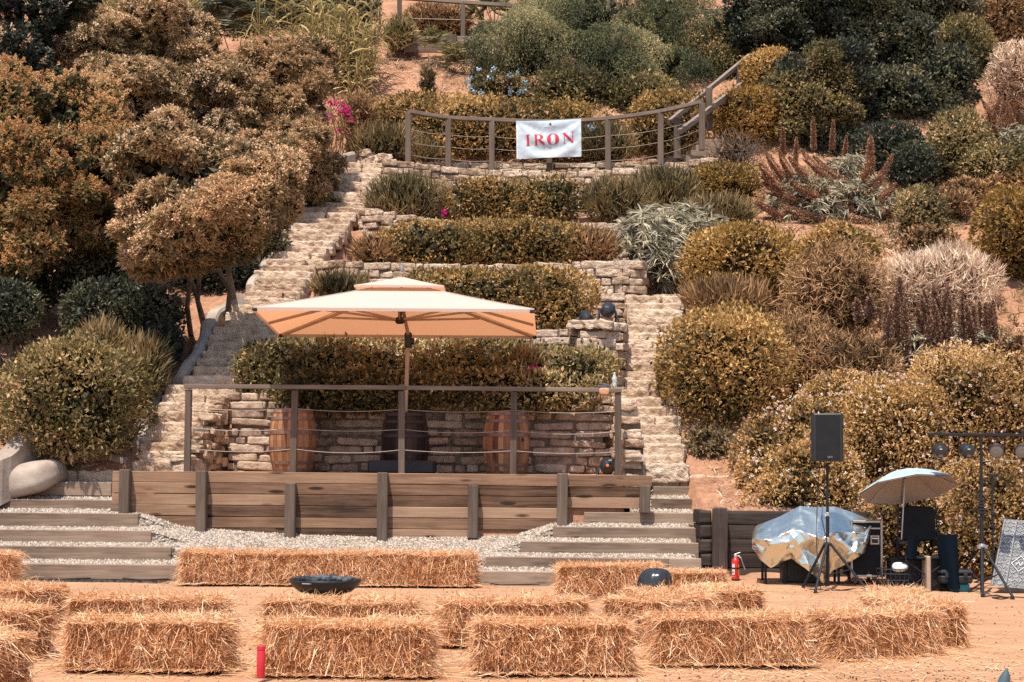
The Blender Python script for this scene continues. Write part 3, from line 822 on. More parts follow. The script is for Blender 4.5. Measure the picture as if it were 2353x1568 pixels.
for (a, b) in [(-1, -1), (0, -1), (1, -1), (1, 0), (1, 1), (0, 1), (-1, 1), (-1, 0)]:
    tip = edge(a * .985, b * .985) + [0, 0, -.03]; inn = top + np.array([0, 0, -.10]) + (tip - top) * .05
    mb = MB(); mb.beam(inn, tip, .028, .04, .003); rb = mb.build("rib", M['tan'], par)
    md = inn + (tip - inn) * .55 + np.array([0, 0, -.02])
    mb = MB(); mb.beam(hub, md, .022, .032, .003); mb.build("strut", M['tan'], rb)
    if abs(a) == 1 and b != 0:
        mb = MB(); mb.box(tip, (.07, .07, .045), .008); mb.build("corner_cap", M['blackmetal'], rb)
mb = MB(); mb.tube([top - [0, 0, .05], hub], .022, 10); mb.build("hub_post", M['tan'], par)
jt = P(938, 782, 27.75)
mb = MB(); mb.beam((jt[0] - .05, 27.75, 1.42), jt, .062, .095, .008, .5, (0, 1, 0)); mb.build("mast", M['tan'], par)
mb = MB(); mb.box(jt, (.11, .14, .24), .02); mb.lathe([(.0, -.07), (.05, -.06), (.05, .06), (0, .07)], jt + [.03, -.02, -.02], 12, axes((1, 0, 0), (0, 1, 0)))
mb.build("crank_box", M['black'], par)
up2 = P(924, 702, 27.2)
mb = MB(); mb.beam(jt + [0, 0, .08], up2, .05, .085, .006, .5, (0, 1, 0)); mb.build("tilt_arm", M['tan'], par)
mb = MB(); mb.box(up2, (.10, .08, .10), .02); mb.build("arm_joint", M['alu'], par)
mb = MB()
for dx in (-.25, .25):
    mb.box((jt[0] - .05 + dx, 27.6, 1.53), (.49, .95, .20), .03)
mb.build("base_weight", M['black'], par)

# ------------------------------------------------------------------ things on the railing and the floor lights
cb = P(1412, 889, YR); 
bt = thing("water_bottle", "clear plastic water bottle standing on the railing end", "water bottle", cb)
mb = MB(); mb.lathe([(0, 0), (.03, 0), (.034, .01), (.034, .05), (.031, .06), (.034, .07), (.034, .13), (.022, .165), (.013, .18), (.013, .195)], cb, 16); mb.build("bottle_body", M['clear'], bt, True)
mb = MB(); mb.lathe([(.0345, .095), (.0352, .096), (.0352, .135), (.0345, .136)], cb, 16); mb.build("label_band", M['label_white'], bt)
mb = MB(); mb.lathe([(.0354, .105), (.0354, .118)], cb, 16); mb.build("blue_stripe", M['bluepetal'], bt)
mb = MB(); mb.lathe([(.015, .19), (.015, .208), (0, .21)], cb, 12); mb.build("cap", M['white'], bt)
cg = P(1388, 892, YR)
gl = thing("work_glove", "grey and tan work glove draped over the railing end", "glove", cg)
mb = MB()
for k, (dx, dz, s_) in enumerate(((0, .0, .2), (.01, .02, .19), (.0, .04, .16))):
    mb.rock(cg + np.array([dx, 0, .01 + dz]), (s_, .12, .026), axes((.12, 0, 1)), .5, 3.5, .008, 12, (8, 5, 3), k)
mb.build("cuff", M['greycloth'], gl, True)
mb = MB(); mb.rock(cg + np.array([.0, -.085, -.05]), (.15, .035, .10), None, .5, 3.5, .006, 12, (8, 3, 6), 2); mb.build("palm", M['leather'], gl, True)
for k in range(5):
    p0 = cg + np.array([-.065 + .034 * k, -.085, -.09]); L = (.055, .075, .085, .07, .05)[k]
    mb = MB(); mb.tube([p0, p0 + [(.004 * (k - 2)), -.004, -L * .6], p0 + [.006 * (k - 2), .004, -L]], [.016, .015, .009], 7); mb.build("finger", M['leather'], gl, True)

def par_light(label, c, aim, r=.11, L=.20, stand=True, group='black floor lights'):
    c = np.asarray(c, float); aim = nrm(np.asarray(aim, float))
    root = thing("floor_light", label, "stage light", c - [0, 0, r + .08], group)
    R = axes(aim, (1, 0, 0))
    mb = MB(); mb.lathe([(0, -L / 2), (r * .55, -L / 2), (r * .9, -L * .3), (r, -L * .1), (r, L / 2), (r * .93, L / 2), (r * .93, L / 2 - .02)], c, 20, R); mb.build("can", M['blackgloss'], root)
    mb = MB(); mb.lathe([(0, L / 2 - .02), (r * .92, L / 2 - .02)], c, 20, R); mb.build("lens", M['lens'], root)
    for s_ in (-1, 1):
        mb = MB()
        a = c + np.array([s_ * (r + .012), 0, 0])
        mb.beam(a + [0, 0, .02], a + np.array([s_ * .05, -.09, -r - .07]), .03, .012, .002)
        mb.beam(a + [0, 0, .02], a + np.array([s_ * .02, .10, -r - .07]), .03, .012, .002)
        mb.build("yoke_leg", M['blackmetal'], root)
    return root
par_light("black stage light on splayed legs at the outer edge of the stone bastion", P(1396, 718, 30.15) + [0, 0, .02], (.25, .75, .55), .115)
par_light("black stage light half hidden behind the bastion rim", P(1347, 731, 30.3), (-.2, .8, .4), .10)
pl = par_light("black stage light with an orange knob on the deck beside the end post", P(1396, 1073, 27.7), (.05, .9, .45), .115)
mb = MB(); c = P(1396, 1070, 27.58); mb.lathe([(0, .012), (.022, .01), (.024, 0)], c, 10, axes((0, -1, .1))); mb.build("knob", M['orange'], pl)
mb = MB(); mb.box(P(1402, 1058, 27.58), (.05, .01, .018), .002); mb.build("blue_sticker", M['bluepetal'], pl)

# ------------------------------------------------------------------ upper railing, banner, hand rails
ur = thing("upper_railing", "curved wooden railing with thin wires on the topmost stone wall", "railing", P(1260, 385, 40.3))
UP = [(938, 256, 374, 39.75), (1030, 270, 384, 40.05), (1130, 275, 388, 40.25), (1262, 279, 393, 40.4), (1397, 272, 388, 40.2), (1518, 256, 376, 39.8), (1613, 234, 338, 39.3)]
tops = []
for (x, yt, yb, D) in UP:
    a, b = P(x, yt + 4, D), P(x, yb + 8, D); b[0] = a[0] if False else b[0]; mb = MB()
    mb.beam(a, b, .125, .125, .01, float(rs.uniform(.4, .8)), (0, 1, 0)); mb.build("post", M['post'], ur); tops.append((a, b))
mb = MB()
T = np.array([t[0] for t in tops]); s_ = np.arange(len(T)); ss = np.linspace(0, len(T) - 1, 25)
def q3(ss):
    # smooth curve through the post tops
    out = []
    for v in ss:
        i = int(min(max(math.floor(v), 0), len(T) - 2)); t = v - i
        p0, p1, p2, p3 = T[max(i - 1, 0)], T[i], T[i + 1], T[min(i + 2, len(T) - 1)]
        out.append(.5 * ((2 * p1) + (-p0 + p2) * t + (2 * p0 - 5 * p1 + 4 * p2 - p3) * t * t + (-p0 + 3 * p1 - 3 * p2 + p3) * t ** 3))
    return np.array(out)
Q = q3(ss)
for a, b in zip(Q[:-1], Q[1:]):
    mb.beam(a + [0, 0, .035], b + (b - a) * .02 + [0, 0, .035], .13, .075, .004, .55)
mb.build("rail", M['rail'], ur)
for k in range(3):
    mb = MB(); f = .30 + .24 * k
    pts = []
    for (a, b), (a2, b2) in zip(tops[:-1], tops[1:]):
        for t in np.linspace(0, 1, 6)[:-1]:
            A = a + (b - a) * f; B = a2 + (b2 - a2) * f; pts.append(A + (B - A) * t - np.array([0, .0, .03 * 4 * t * (1 - t)]))
    pts.append(tops[-1][0] + (tops[-1][1] - tops[-1][0]) * f)
    mb.tube(pts, .0055, 5); mb.build("wire", M['cable'], ur)

bTL, bTR, bBL, bBR = P(1186, 278, 40.02), P(1335, 273, 39.95), P(1187, 366, 40.02), P(1336, 360, 39.95)
def ban(u, v):
    """v from the top down"""
    p = (bTL * (1 - u) + bTR * u) * (1 - v) + (bBL * (1 - u) + bBR * u) * v
    d1 = math.hypot(u * 1.4, v * .83); d2 = math.hypot((1 - u) * 1.4, v * .83)
    a1 = math.atan2(v * .83, u * 1.4 + 1e-6); a2 = math.atan2(v * .83, (1 - u) * 1.4 + 1e-6)
    w_ = .018 * math.sin(a1 * 9 + 1) * min(1, d1 * 2) * max(0, 1 - d1) + .018 * math.sin(a2 * 8) * min(1, d2 * 2) * max(0, 1 - d2)
    w_ += .020 * math.sin(v * 14 + 6 * (u - .5) ** 2 * 4) * math.sin(math.pi * u) * (.3 + v)
    w_ += .02 * (float(fbm(np.array([u * 1.4, v * .83, 2.0]), 5, 3)) - .5) * 2
    top = -.02 * math.sin(math.pi * u) * (1 - v) ** 2 + .0
    return p + np.array([0, -w_ - .02 * math.sin(math.pi * v), top])
V = np.array([[ban(u, v) for v in np.linspace(0, 1, 33)] for u in np.linspace(0, 1, 57)])
bnr = thing("banner", "pale blue cloth banner reading IRON tied to the upper railing", "banner", P(1260, 362, 40.0))
MB().grid(V[::-1]).build("cloth", M['banner'], bnr, True)
mb = MB(); V2 = np.array([[ban(u, v) - [0, .006, 0] for v in np.linspace(0.005, .995, 33)] for u in (0.003, .022)])
mb.grid(V2[::-1]); mb.build("hem", M['white'], bnr)
def strip(mb, a, b, wa, wb, seg=14):
    """tapered stroke from a to b in banner uv (u to the right, v down; lengths in v units)"""
    a = np.array(a, float); b = np.array(b, float); asp = .83 / 1.42
    d = (b - a) * [1 / asp, 1]; d /= np.linalg.norm(d); nn = np.array([-d[1] * asp, d[0]])
    V = []
    for t in np.linspace(0, 1, seg):
        c = a + (b - a) * t; w_ = wa + (wb - wa) * t
        V.append([ban(*(c + nn * w_ / 2)) - [0, .007, 0], ban(*(c - nn * w_ / 2)) - [0, .007, 0]])
    mb.grid(np.array(V), .5)
def ring(mb, c, ru, rv, win, a0=0, a1=2 * math.pi, seg=40):
    V = []
    for t in np.linspace(a0, a1, seg):
        th = win * (.22 + .78 * abs(math.cos(t)) ** 1.3)
        o = [c[0] + ru * math.cos(t), c[1] + rv * math.sin(t)]
        i_ = [c[0] + (ru - th * .585) * math.cos(t), c[1] + (rv - th * .35) * math.sin(t)]
        V.append([ban(*o) - [0, .007, 0], ban(*i_) - [0, .007, 0]])
    mb.grid(np.array(V), .5)
def letter(fn):
    mb = MB(); fn(mb); mb.build("letter", M['redink'], bnr)
v0, v1 = .375, .655
def L_I(mb):
    strip(mb, (.175, v0), (.182, v1), .058, .058); strip(mb, (.147, v0 + .008), (.206, v0 + .004), .016, .016, 5); strip(mb, (.153, v1), (.212, v1), .016, .016, 5)
def L_R(mb):
    strip(mb, (.300, v0), (.307, v1), .058, .058); strip(mb, (.275, v0 + .004), (.35, v0 + .003), .016, .016, 5); strip(mb, (.278, v1), (.338, v1), .016, .016, 5)
    ring(mb, (.342, .442), .072, .074, .085, -math.pi / 2, math.pi / 2, 20); strip(mb, (.30, .510), (.35, .512), .018, .018, 5)
    strip(mb, (.345, .515), (.432, v1 - .01), .055, .06); strip(mb, (.415, v1), (.452, v1), .014, .012, 4)
def L_O(mb): ring(mb, (.565, .51), .094, .155, .105)
def L_N(mb):
    strip(mb, (.738, v0 - .01), (.742, v1 - .02), .018, .018); strip(mb, (.733, v0 - .012), (.872, v1 - .03), .062, .05)
    strip(mb, (.868, v0 - .03), (.872, v1 - .03), .018, .018); strip(mb, (.712, v0 - .012), (.755, v0 - .014), .014, .014, 4)
    strip(mb, (.720, v1 - .022), (.766, v1 - .024), .014, .014, 4); strip(mb, (.843, v0 - .03), (.892, v0 - .032), .014, .014, 4)
for fn in (L_I, L_R, L_O, L_N): letter(fn)
mb = MB(); strip(mb, (.435, .188), (.605, .182), .008, .008, 10); mb.build("rule_line", M['ink'], bnr)
mb = MB(); ring(mb, (.525, .10), .014, .028, .03); ring(mb, (.513, .128), .012, .012, .02, 0, 6.28, 14); ring(mb, (.536, .124), .010, .013, .02, 0, 6.28, 14); strip(mb, (.515, .085), (.54, .06), .016, .008, 4)
mb.build("emblem", M['ink'], bnr)

hr = thing("stair_handrail", "sloping double handrail of the timber stair beside the upper railing", "handrail", P(1560, 362, 39.9))
for (p, q, wd) in (((1535, 283, 39.8), (1722, 128, 45.0), .10), ((1562, 303, 39.6), (1700, 200, 43.5), .12), ((1640, 243, 41.2), (1702, 196, 43.4), .12)):
    mb = MB(); mb.beam(P(*p), P(*q), .09, wd, .006, .75); mb.build("rail", M['rail'], hr)
for (x, yt, yb, D) in ((1556, 272, 366, 39.8), (1629, 203, 300, 41.6), (1700, 150, 240, 44.0)):
    mb = MB(); mb.beam(P(x, yt, D), P(x, yb, D), .15, .15, .01, .4, (0, 1, 0)); mb.build("post", M['post'], hr)
for i, (x0, x1, y, D) in enumerate(((1570, 1632, 358, 39.9), (1580, 1640, 346, 40.2), (1592, 1646, 334, 40.5), (1604, 1655, 321, 40.8))):
    a, b = P(x0, y, D), P(x1, y, D); mb = MB(); mb.box(((a[0] + b[0]) / 2, D + .15, a[2] - .1), (b[0] - a[0], .36, .2), .01)
    mb.build("tread", M['timber'], hr)

uw = thing("upper_plank_wall", "weathered plank retaining wall high on the red slope", "retaining wall", P(1050, 165, 47))
Y = 46.9
for k in range(5):
    z = P(1050, 92, Y)[2] - .0 - k * .225; mb = MB(); xa_ = P(928 + (k > 1) * 110, 90, Y)[0]; xb2 = P(1215, 90, Y)[0]
    c = (xa_ + xb2) / 2 + rs.uniform(-.4, .4)
    for a, b in ((xa_, c), (c, xb2)):
        mb.box(((a + b) / 2, Y + .05 + rs.uniform(-.01, .01), z), (b - a - .01, .07, .215), .008, None, float(rs.uniform(.2, .8)))
    mb.build("plank", M['timber'], uw)
for (x, yt, yb) in ((1037, 80, 140), (1140, 90, 170)):
    mb = MB(); mb.beam(P(x, yt, Y - .05), P(x, yb + 15, Y - .05), .28, .12, .01, .4, (0, 1, 0)); mb.build("post", M['post'], uw)
tr = thing("top_railing", "weathered wooden railing along the crest above the plank wall", "railing", P(1060, 85, 47.6))
for (x, yt, yb, D) in ((918, -12, 80, 47.8), (1064, 6, 92, 47.6), (1225, 14, 100, 47.6)):
    mb = MB(); mb.beam(P(x, yt, D), P(x, yb, D), .12, .12, .01, .55, (0, 1, 0)); mb.build("post", M['post'], tr)
mb = MB()
for (p, q) in (((880, -8, 47.9), (1066, 6, 47.6)), ((1066, 6, 47.6), (1250, 19, 47.6))):
    mb.beam(P(*p), P(*q), .14, .09, .006, .7)
mb.build("rail", M['rail'], tr)
mb = MB(); mb.tube([P(918, 42, 47.8), P(1064, 46, 47.6), P(1225, 55, 47.6)], .008, 5); mb.build("wire", M['cable'], tr)
tr2 = thing("crest_railing", "grey railing half hidden between the pepper tree and the dark oak", "railing", P(1620, 80, 50))
for (x, yt, yb) in ((1545, 28, 90), (1622, 30, 100), (1700, 22, 90)):
    mb = MB(); mb.beam(P(x, yt, 50), P(x, yb, 50), .12, .12, .01, .4, (0, 1, 0)); mb.build("post", M['post'], tr2)
mb = MB(); mb.beam(P(1470, 30, 50), P(1720, 25, 50), .12, .11, .006, .5); mb.build("rail", M['rail'], tr2)

# ------------------------------------------------------------------ straw bales
def bale_mesh(seed, n=15000):
    r = np.random.default_rng(seed); L, W, H = 1.17, .50, .37
    core = MB(); core.rock((0, 0, H / 2 - .005), (L - .05, W - .05, H - .03), None, .5, 12, .028, 6, (26, 10, 9), seed)
    s = MB()
    A = np.array([L * W * 1.3, L * H * 1.25, L * H * .9, W * H * 1.2, W * H * 1.2]); cnt = (n * A / A.sum()).astype(int)
    for face, m in enumerate(cnt):
        a, b = r.uniform(-1, 1, m), r.uniform(-1, 1, m)
        if face == 0:
            p = np.stack([a * L / 2, b * W / 2, np.full(m, H)], -1); N = np.array([0, 0, 1.0])
        elif face in (1, 2):
            sg = -1 if face == 1 else 1
            p = np.stack([a * L / 2, np.full(m, sg * W / 2), (b + 1) / 2 * H], -1); N = np.array([0, sg, 0.0])
        else:
            sg = -1 if face == 3 else 1
            p = np.stack([np.full(m, sg * L / 2), a * W / 2, (b + 1) / 2 * H], -1); N = np.array([sg, 0, 0.0])
        # flakes: the bale is pressed in layers along x
        fl = np.sin(p[:, 0] * 38 + 2 * np.sin(p[:, 2] * 9) + seed) * .5 + .5
        lump = fbm(p + seed, 5, 3) - .5
        p = p + N * (lump[:, None] * .09 - .012 - (0.022 * (fl < .25))[:, None] * (face in (1, 2)))
        d = r.normal(0, 1, (m, 3))
        if face == 0:
            d = d * [1, .9, .30] + N * .22
        elif face in (1, 2):
            d = d * [.55, .6, 1.0] + N * np.abs(r.normal(.25, .4, m))[:, None]
        else:
            d = d * [.5, .7, .6] + N * np.abs(r.normal(.9, .5, m))[:, None]
        d = nrm(d)
        lng = np.where(r.random(m) < .12, r.uniform(.14, .30, m), r.uniform(.04, .13, m))
        wd = r.uniform(.0035, .0075, m)
        out = (d * N).sum(-1)
        k = np.where(out < 0, -1.0, 1.0)[:, None]; d = d - np.where(out < 0, 2 * out, 0)[:, None] * N
        base = p - d * lng[:, None] * .35
        if face in (1, 2, 3, 4):
            lo = r.random(m) < .06; p[lo, 2] = .01; base[lo] = p[lo] ; d[lo] = nrm(d[lo] * [1, 1, .12] + N * .4); lng[lo] *= 1.3
        droop = np.array([0, 0, -1.0]) * (lng ** 2 * r.uniform(.2, 1.4, m))[:, None]
        sd = nrm(np.cross(d, r.normal(0, 1, (m, 3))))
        p1 = base; p2 = base + d * lng[:, None] * .5; p3 = base + d * lng[:, None] + droop
        hw_ = sd * wd[:, None] / 2
        for q in (p1, p2, p3):
            q[:, 2] = np.maximum(q[:, 2], .004)
        V = np.stack([p1 - hw_, p1 + hw_, p2 + hw_, p2 - hw_, p3 + hw_ * .5, p3 - hw_ * .5], 1)
        idx = (np.arange(m) * 6)[:, None]
        f = np.concatenate([idx + [0, 1, 2, 3], idx + [3, 2, 4, 5]])
        t = np.clip(.5 + .25 * r.normal(0, 1, m) + lump * .5, 0, 1)
        s.add(V.reshape(-1, 3), f, np.concatenate([t, t]))
    return core, s
M['twine'] = plain("baling_twine", (.55, .24, .09), .8, .2)
BALES = []
for k in range(5):
    core, s = bale_mesh(k + 1)
    root = thing("straw_bale", "x", "straw bale", (0, 0, 0), "straw bales set out as seats")
    core.build("bale_core", M['strawcore'], root); s.build("straw", M['straw'], root)
    for yy in (-.13, .13):
        mb = MB(); L_, H_ = .592, .375
        mb.tube([(-L_, yy, .02), (-L_, yy, H_ - .02), (-L_ + .03, yy + .004, H_ + .004), (-.2, yy - .006, H_ + .008), (.2, yy + .006, H_ + .004), (L_ - .03, yy, H_ + .004), (L_, yy, H_ - .02), (L_, yy, .02)], .0045, 5); mb.build("twine", M['twine'], root)
    BALES.append([root, False])
def bale(label, x, y, rot, k, sc=(1, 1, 1), z=None):
    """x, y: ground position of the centre"""
    src = BALES[k % 5]
    if not src[1]:
        o = src[0]; src[1] = True
    else:
        o = copy_tree(src[0])
    o.location = (x, y, 0.0 if z is None else z); o.rotation_euler = (0, 0, math.radians(rot)); o.scale = sc
    o['label'] = label
    return o
def bale_front(label, px, py, rot, k, sc=(1, 1, 1)):
    """px, py: pixel of the middle of the bottom edge of the front face"""
    g_ = G(px, py); a = math.radians(rot)
    return bale(label, g_[0] - math.sin(a) * .25 * sc[1], g_[1] + math.cos(a) * .25 * sc[1], rot, k, sc)
bale_front("straw bale in the front row, the one left of the red flask", 330, 1541, -1.5, 0, (1.04, 1, 1.02))
bale_front("straw bale in the front row with the red flask against it", 793, 1553, -2, 1, (1.05, 1, 1.04))
bale_front("straw bale in the front row between the red flask and the gap at centre", 1272, 1549, 2, 2, (1.0, 1.05, 1.05))
bale_front("straw bale touching the corner group, first after the front row gap", 1682, 1528, 4, 3, (1.02, 1.05, 1.03))
bale("straw bale angled back between the end bale and the corner of the row", 3.12, 15.85, 31, 4, (.95, 1.0, 1.0))
bale("straw bale end on at the corner, nearest the lighting stand", 3.74, 17.1, 103, 0, (1.0, 1.0, 1.02))
bale("straw bale at the far end of the corner row, below the chair umbrella", 3.86, 18.35, 80, 1, (1.0, 1.0, .98))
bale("straw bale close behind the bale left of the red flask", -3.26, 16.65, -1, 3, (1.13, 1, 1.04))
bale("straw bale close behind the bale with the red flask", -1.52, 16.6, -2, 4, (1.12, 1, 1.02))
bale("straw bale turned with its loose end out behind the centre front bale", .03, 16.75, 13, 1, (1.1, 1, 1.02))
bale("straw bale pointing away beside the black bag, its near corner frayed", 1.42, 17.30, 57, 2, (1.0, 1.1, 1.03))
bale("straw bale in front of the black bag with a bleached bright top", 1.86, 18.55, 32, 0, (1.05, 1.4, .98))
bale_front("straw bale standing square behind the frayed bale and the black bag", 1400, 1374, -2, 3, (1.02, 1, 1.05))
bale("straw bale slumped behind the black bag near the sleeper wall", 2.15, 23.35, -9, 4, (.95, 1, .72))
bale("straw bale turned sideways at the edge, behind the pair at the frame side", -5.02, 18.05, -28, 2, (1.1, 1.15, 1.04))
bale("straw bale turned sideways, middle one of the three by the frame side", -4.48, 15.45, -33, 4, (1.1, 1.1, 1.05))
bale("straw bale cut off by the bottom corner of the frame", -4.05, 13.2, -38, 1, (1.1, 1.1, 1.05))
bale("straw bale against the lowest step timber at the frame edge", -7.13, 24.1, 2, 0, (1.1, 1, 1.0))
for k, (px, lb) in enumerate(((530, "straw bale under the gravel slope, end of the row below the step timbers"), (752, "straw bale under the gravel slope, middle of the row behind the fire bowl"), (974, "straw bale under the gravel slope, end of the row nearest the centre gap"))):
    bale_front(lb, px, 1343 + 2 * k, .6, k + 2, (1.09, 1, 1.12))
for src in BALES:
    if not src[1]: raise RuntimeError("unused bale")

# loose straw and clods on the sand
r = np.random.default_rng(77); m = 9000
bx = np.concatenate([r.uniform(-5, 5, 4500), r.normal(0, 1, 4500) * .9 + r.choice([-3.1, -1.4, .4, 1.8, 3.4, -4.6], 4500)])
by = np.concatenate([r.uniform(12.2, 24.3, 4500), r.normal(0, 1, 4500) * .7 + 15.2])
keep = by < 24.4; bx, by = bx[keep], by[keep]; m = len(bx)
a = r.uniform(0, 6.28, m); L = r.uniform(.04, .2, m); d = np.stack([np.cos(a), np.sin(a), r.uniform(0, .12, m)], -1)
p = np.stack([bx, by, terrain(bx, by) + .006], -1); sd = np.stack([-np.sin(a), np.cos(a), 0 * a], -1) * .0035
V = np.stack([p - sd, p + sd, p + d * L[:, None] + sd, p + d * L[:, None] - sd], 1)
mb = MB().add(V.reshape(-1, 3), np.arange(4 * m).reshape(-1, 4), r.uniform(.3, 1, m))
tag(mb.build("loose_straw", M['straw']), "loose straw stalks scattered on the sand", "straw", kind='stuff')
M['clod'] = surf("dark_clod", [(.3, (.05, .03, .02)), (.7, (.20, .11, .065))], 20, 3, k=1, bs=0)
def cl(r, n):
    x = np.concatenate([r.uniform(-6, 6, n // 2), r.normal(3.2, 1.5, n - n // 2)]); y = np.concatenate([r.uniform(12, 24.3, n // 2), r.normal(13.2, .8, n - n // 2)])
    return x, np.minimum(y, 24.3)
mb = pebbles(4200, .004, .016, cl, lambda x, y: terrain(x, y) + .002, 9)
tag(mb.build("soil_clods", M['clod']), "small dark clods scattered on the sand", "clods", kind='stuff')

# ------------------------------------------------------------------ fire bowl, flask, bag, cables, tip
c = G(747, 1371); fb = thing("fire_bowl", "wide black steel fire bowl filled with dark rocks on the sand", "fire bowl", c)
mb = MB(); mb.lathe([(0, .015), (.19, .018), (.31, .06), (.39, .12), (.425, .18), (.43, .205), (.415, .205), (.37, .165), (0, .135)], c, 40); mb.build("bowl", M['blackmetal'], fb, True)
mb = MB(); mb.lathe([(.13, .0), (.145, .0), (.155, .07), (.12, .07)], c, 24); mb.build("foot_ring", M['blackmetal'], fb)
for a in (-2.0, 1.1):
    mb = MB(); q = c + np.array([.40 * math.cos(a), .40 * math.sin(a), .175]); t_ = np.array([-math.sin(a), math.cos(a), 0]); o_ = np.array([math.cos(a), math.sin(a), 0])
    mb.tube([q - t_ * .06, q - t_ * .055 + o_ * .04, q + t_ * .055 + o_ * .04, q + t_ * .06], .006, 6); mb.build("handle", M['chrome'], fb)
r = np.random.default_rng(4)
for k in range(34):
    a = r.uniform(0, 6.28); q = math.sqrt(r.random()) * .33; s_ = r.uniform(.06, .10)
    mb = MB(); cc = c + np.array([q * math.cos(a), q * math.sin(a), .205 + r.uniform(0, .04) * (1 - q / .36)])
    mb.rock(cc, (s_, s_ * .9, s_ * .7), rotz(a * 3), float(r.random()), 3, .012, 9, (4, 4, 3), k)
    o = mb.build("lava_rock", M['lava'], loc=cc - [0, 0, s_ * .35]); tag(o, "fist sized dark lava rock heaped in the black fire bowl", "rock", "lava rocks in the fire bowl")
c = G(599, 1557); fl = thing("drink_flask", "red metal drink flask standing upright against a straw bale", "flask", c)
mb = MB(); mb.lathe([(0, 0), (.029, 0), (.031, .004), (.031, .196), (.0295, .2)], c, 24); mb.build("flask_body", M['bottle_red'], fl, True)
mb = MB(); mb.lathe([(.0285, .2), (.0285, .204), (.031, .206), (.031, .231), (.028, .237), (0, .238)], c, 24); mb.build("lid", M['bottle_red'], fl)
c = G(1500, 1392); mb = MB()
n1, n2 = 26, 14; V = np.zeros((n1, n2, 3))
for i in range(n1):
    for j in range(n2):
        a = i / (n1 - 1) * 2 * math.pi; z = j / (n2 - 1)
        rr = (.20 + .03 * math.sin(3 * a) + .05 * abs(math.sin(4.5 * a + 1.5 * z)) - .02) * (1 - z ** 4 * .97)
        V[i, j] = c + [rr * math.cos(a) * .85 + .05 * z, rr * math.sin(a) * .8, .415 * math.sin(z * math.pi / 2) ** .9 + .012 * math.sin(5 * a) * (z > .2)]
V[-1] = V[0]; mb.grid(V)
tag(mb.build("rubbish_bag", M['bag'], smooth=True, loc=c), "shiny black plastic rubbish bag slumped between straw bales", "rubbish bag")
def cable(label, pts, rad=.008):
    P_ = np.array(pts, float); mb = MB()
    t = np.linspace(0, len(P_) - 1, len(P_) * 6); q = np.stack([np.interp(t, np.arange(len(P_)), P_[:, i]) for i in range(3)], -1)
    q[1:-1] += (fbm(q[1:-1], 3, 2)[:, None] - .5) * [.05, .10, 0]
    mb.tube(q, rad, 6)
    return tag(mb.build("cable", M['rubber'], loc=P_.mean(0)), label, "cable")
def gp(x, y): return G(x, y, .012)
cable("black cable lying on the sand along the lowest step timber by the bale row", [gp(60, 1330), gp(150, 1331), gp(250, 1327), gp(330, 1333), gp(395, 1330), gp(420, 1318)], .009)
cable("short black cable on the sand behind the red flask bales", [gp(950, 1413), gp(985, 1412), gp(1010, 1414)])
cable("black cable loop coming out from under the end of the bale row", [gp(1085, 1325), gp(1105, 1339), gp(1150, 1344), gp(1240, 1343)], .009)
cable("black cable trailing across the sand from the speaker stand feet", [gp(1860, 1354), gp(1930, 1357), gp(1975, 1352), gp(2010, 1362), gp(2060, 1366)])
cable("black cable coiled beside the outer foot of the lighting stand", [gp(2262, 1371), gp(2290, 1368), gp(2318, 1374), gp(2300, 1377), gp(2280, 1373), gp(2330, 1372), gp(2360, 1374)])
cable("thin cable on the soil between the sleeper wall and the extinguisher", [gp(1590, 1329), gp(1640, 1331), gp(1680, 1334)])
q = P(2320, 1535, 8.6); mb = MB()
V = []
for t, rr in ((0, .002), (.12, .022), (.3, .034), (.6, .045), (1, .058)):
    cc = q + np.array([-.012 - .055 * t, .02 * t, -.34 * t])
    V.append([cc + [rr * math.cos(a) * (1.25 if math.cos(a) < 0 else 1.0), rr * math.sin(a), 0] for a in np.linspace(0, 2 * math.pi, 17)])
mb.grid(np.array(V))
mb.tube([q + np.array([-.067, .02, -.33]), [q[0] - .09, q[1] + .02, 0]], [.055, .05], 12)
tag(mb.build("post_tip", M['tip'], smooth=True, loc=(q[0] - .08, q[1], 0)), "dark blue grey rounded tip cut off by the bottom edge of the frame", "post tip")

# ------------------------------------------------------------------ sleeper wall and stage gear
sw = thing("sleeper_wall", "dark retaining wall of stacked railway sleepers behind the silver tarp", "retaining wall", (4.0, 24.6, 0))
Y = 25.3
x0, x1 = P(1660, 1200, Y)[0], P(2035, 1200, Y)[0]
for k in range(5):
    z = .10 + k * .196; mb = MB()
    mb.rock(((x0 + x1) / 2, Y + .12, z), (x1 - x0, .22, .188), None, float(rs.uniform(.3, .8)), 22, .012, 3, (90, 4, 6), k); mb.build("sleeper", M['tie'], sw)
for k in range(5):
    mb = MB(); a = P(1609 + rs.uniform(-3, 3), 1200, Y)[0]; b = P(1636, 1200, Y)[0]
    mb.rock(((a + b) / 2, Y + .45, .10 + k * .196), (b - a, .9, .186), None, float(rs.uniform(.3, .7)), 18, .014, 5, (6, 8, 6), k + 9); mb.build("sleeper_end", M['tie'], sw)
a, b = P(1638, 1168, Y - .1), P(1671, 1334, Y - .1)
mb = MB(); mb.rock(((a[0] + b[0]) / 2, Y - .06, (a[2]) / 2 - .02), (b[0] - a[0], .19, a[2] + .06), None, .5, 22, .012, 4, (6, 5, 16), 2); mb.build("post", M['tiepost'], sw)
tt_ = thing("upper_sleeper", "single charred sleeper lying above the sleeper wall by the lantana", "sleeper", P(1850, 1165, 26.0))
a, b = P(1798, 1143, 26.1), P(1990, 1146, 26.1); mb = MB(); mb.rock(((a[0] + b[0]) / 2, 26.1, a[2] - .09), (b[0] - a[0], .24, .19), None, .5, 20, .014, 4, (24, 4, 6), 5); mb.build("sleeper", M['tie'], tt_)
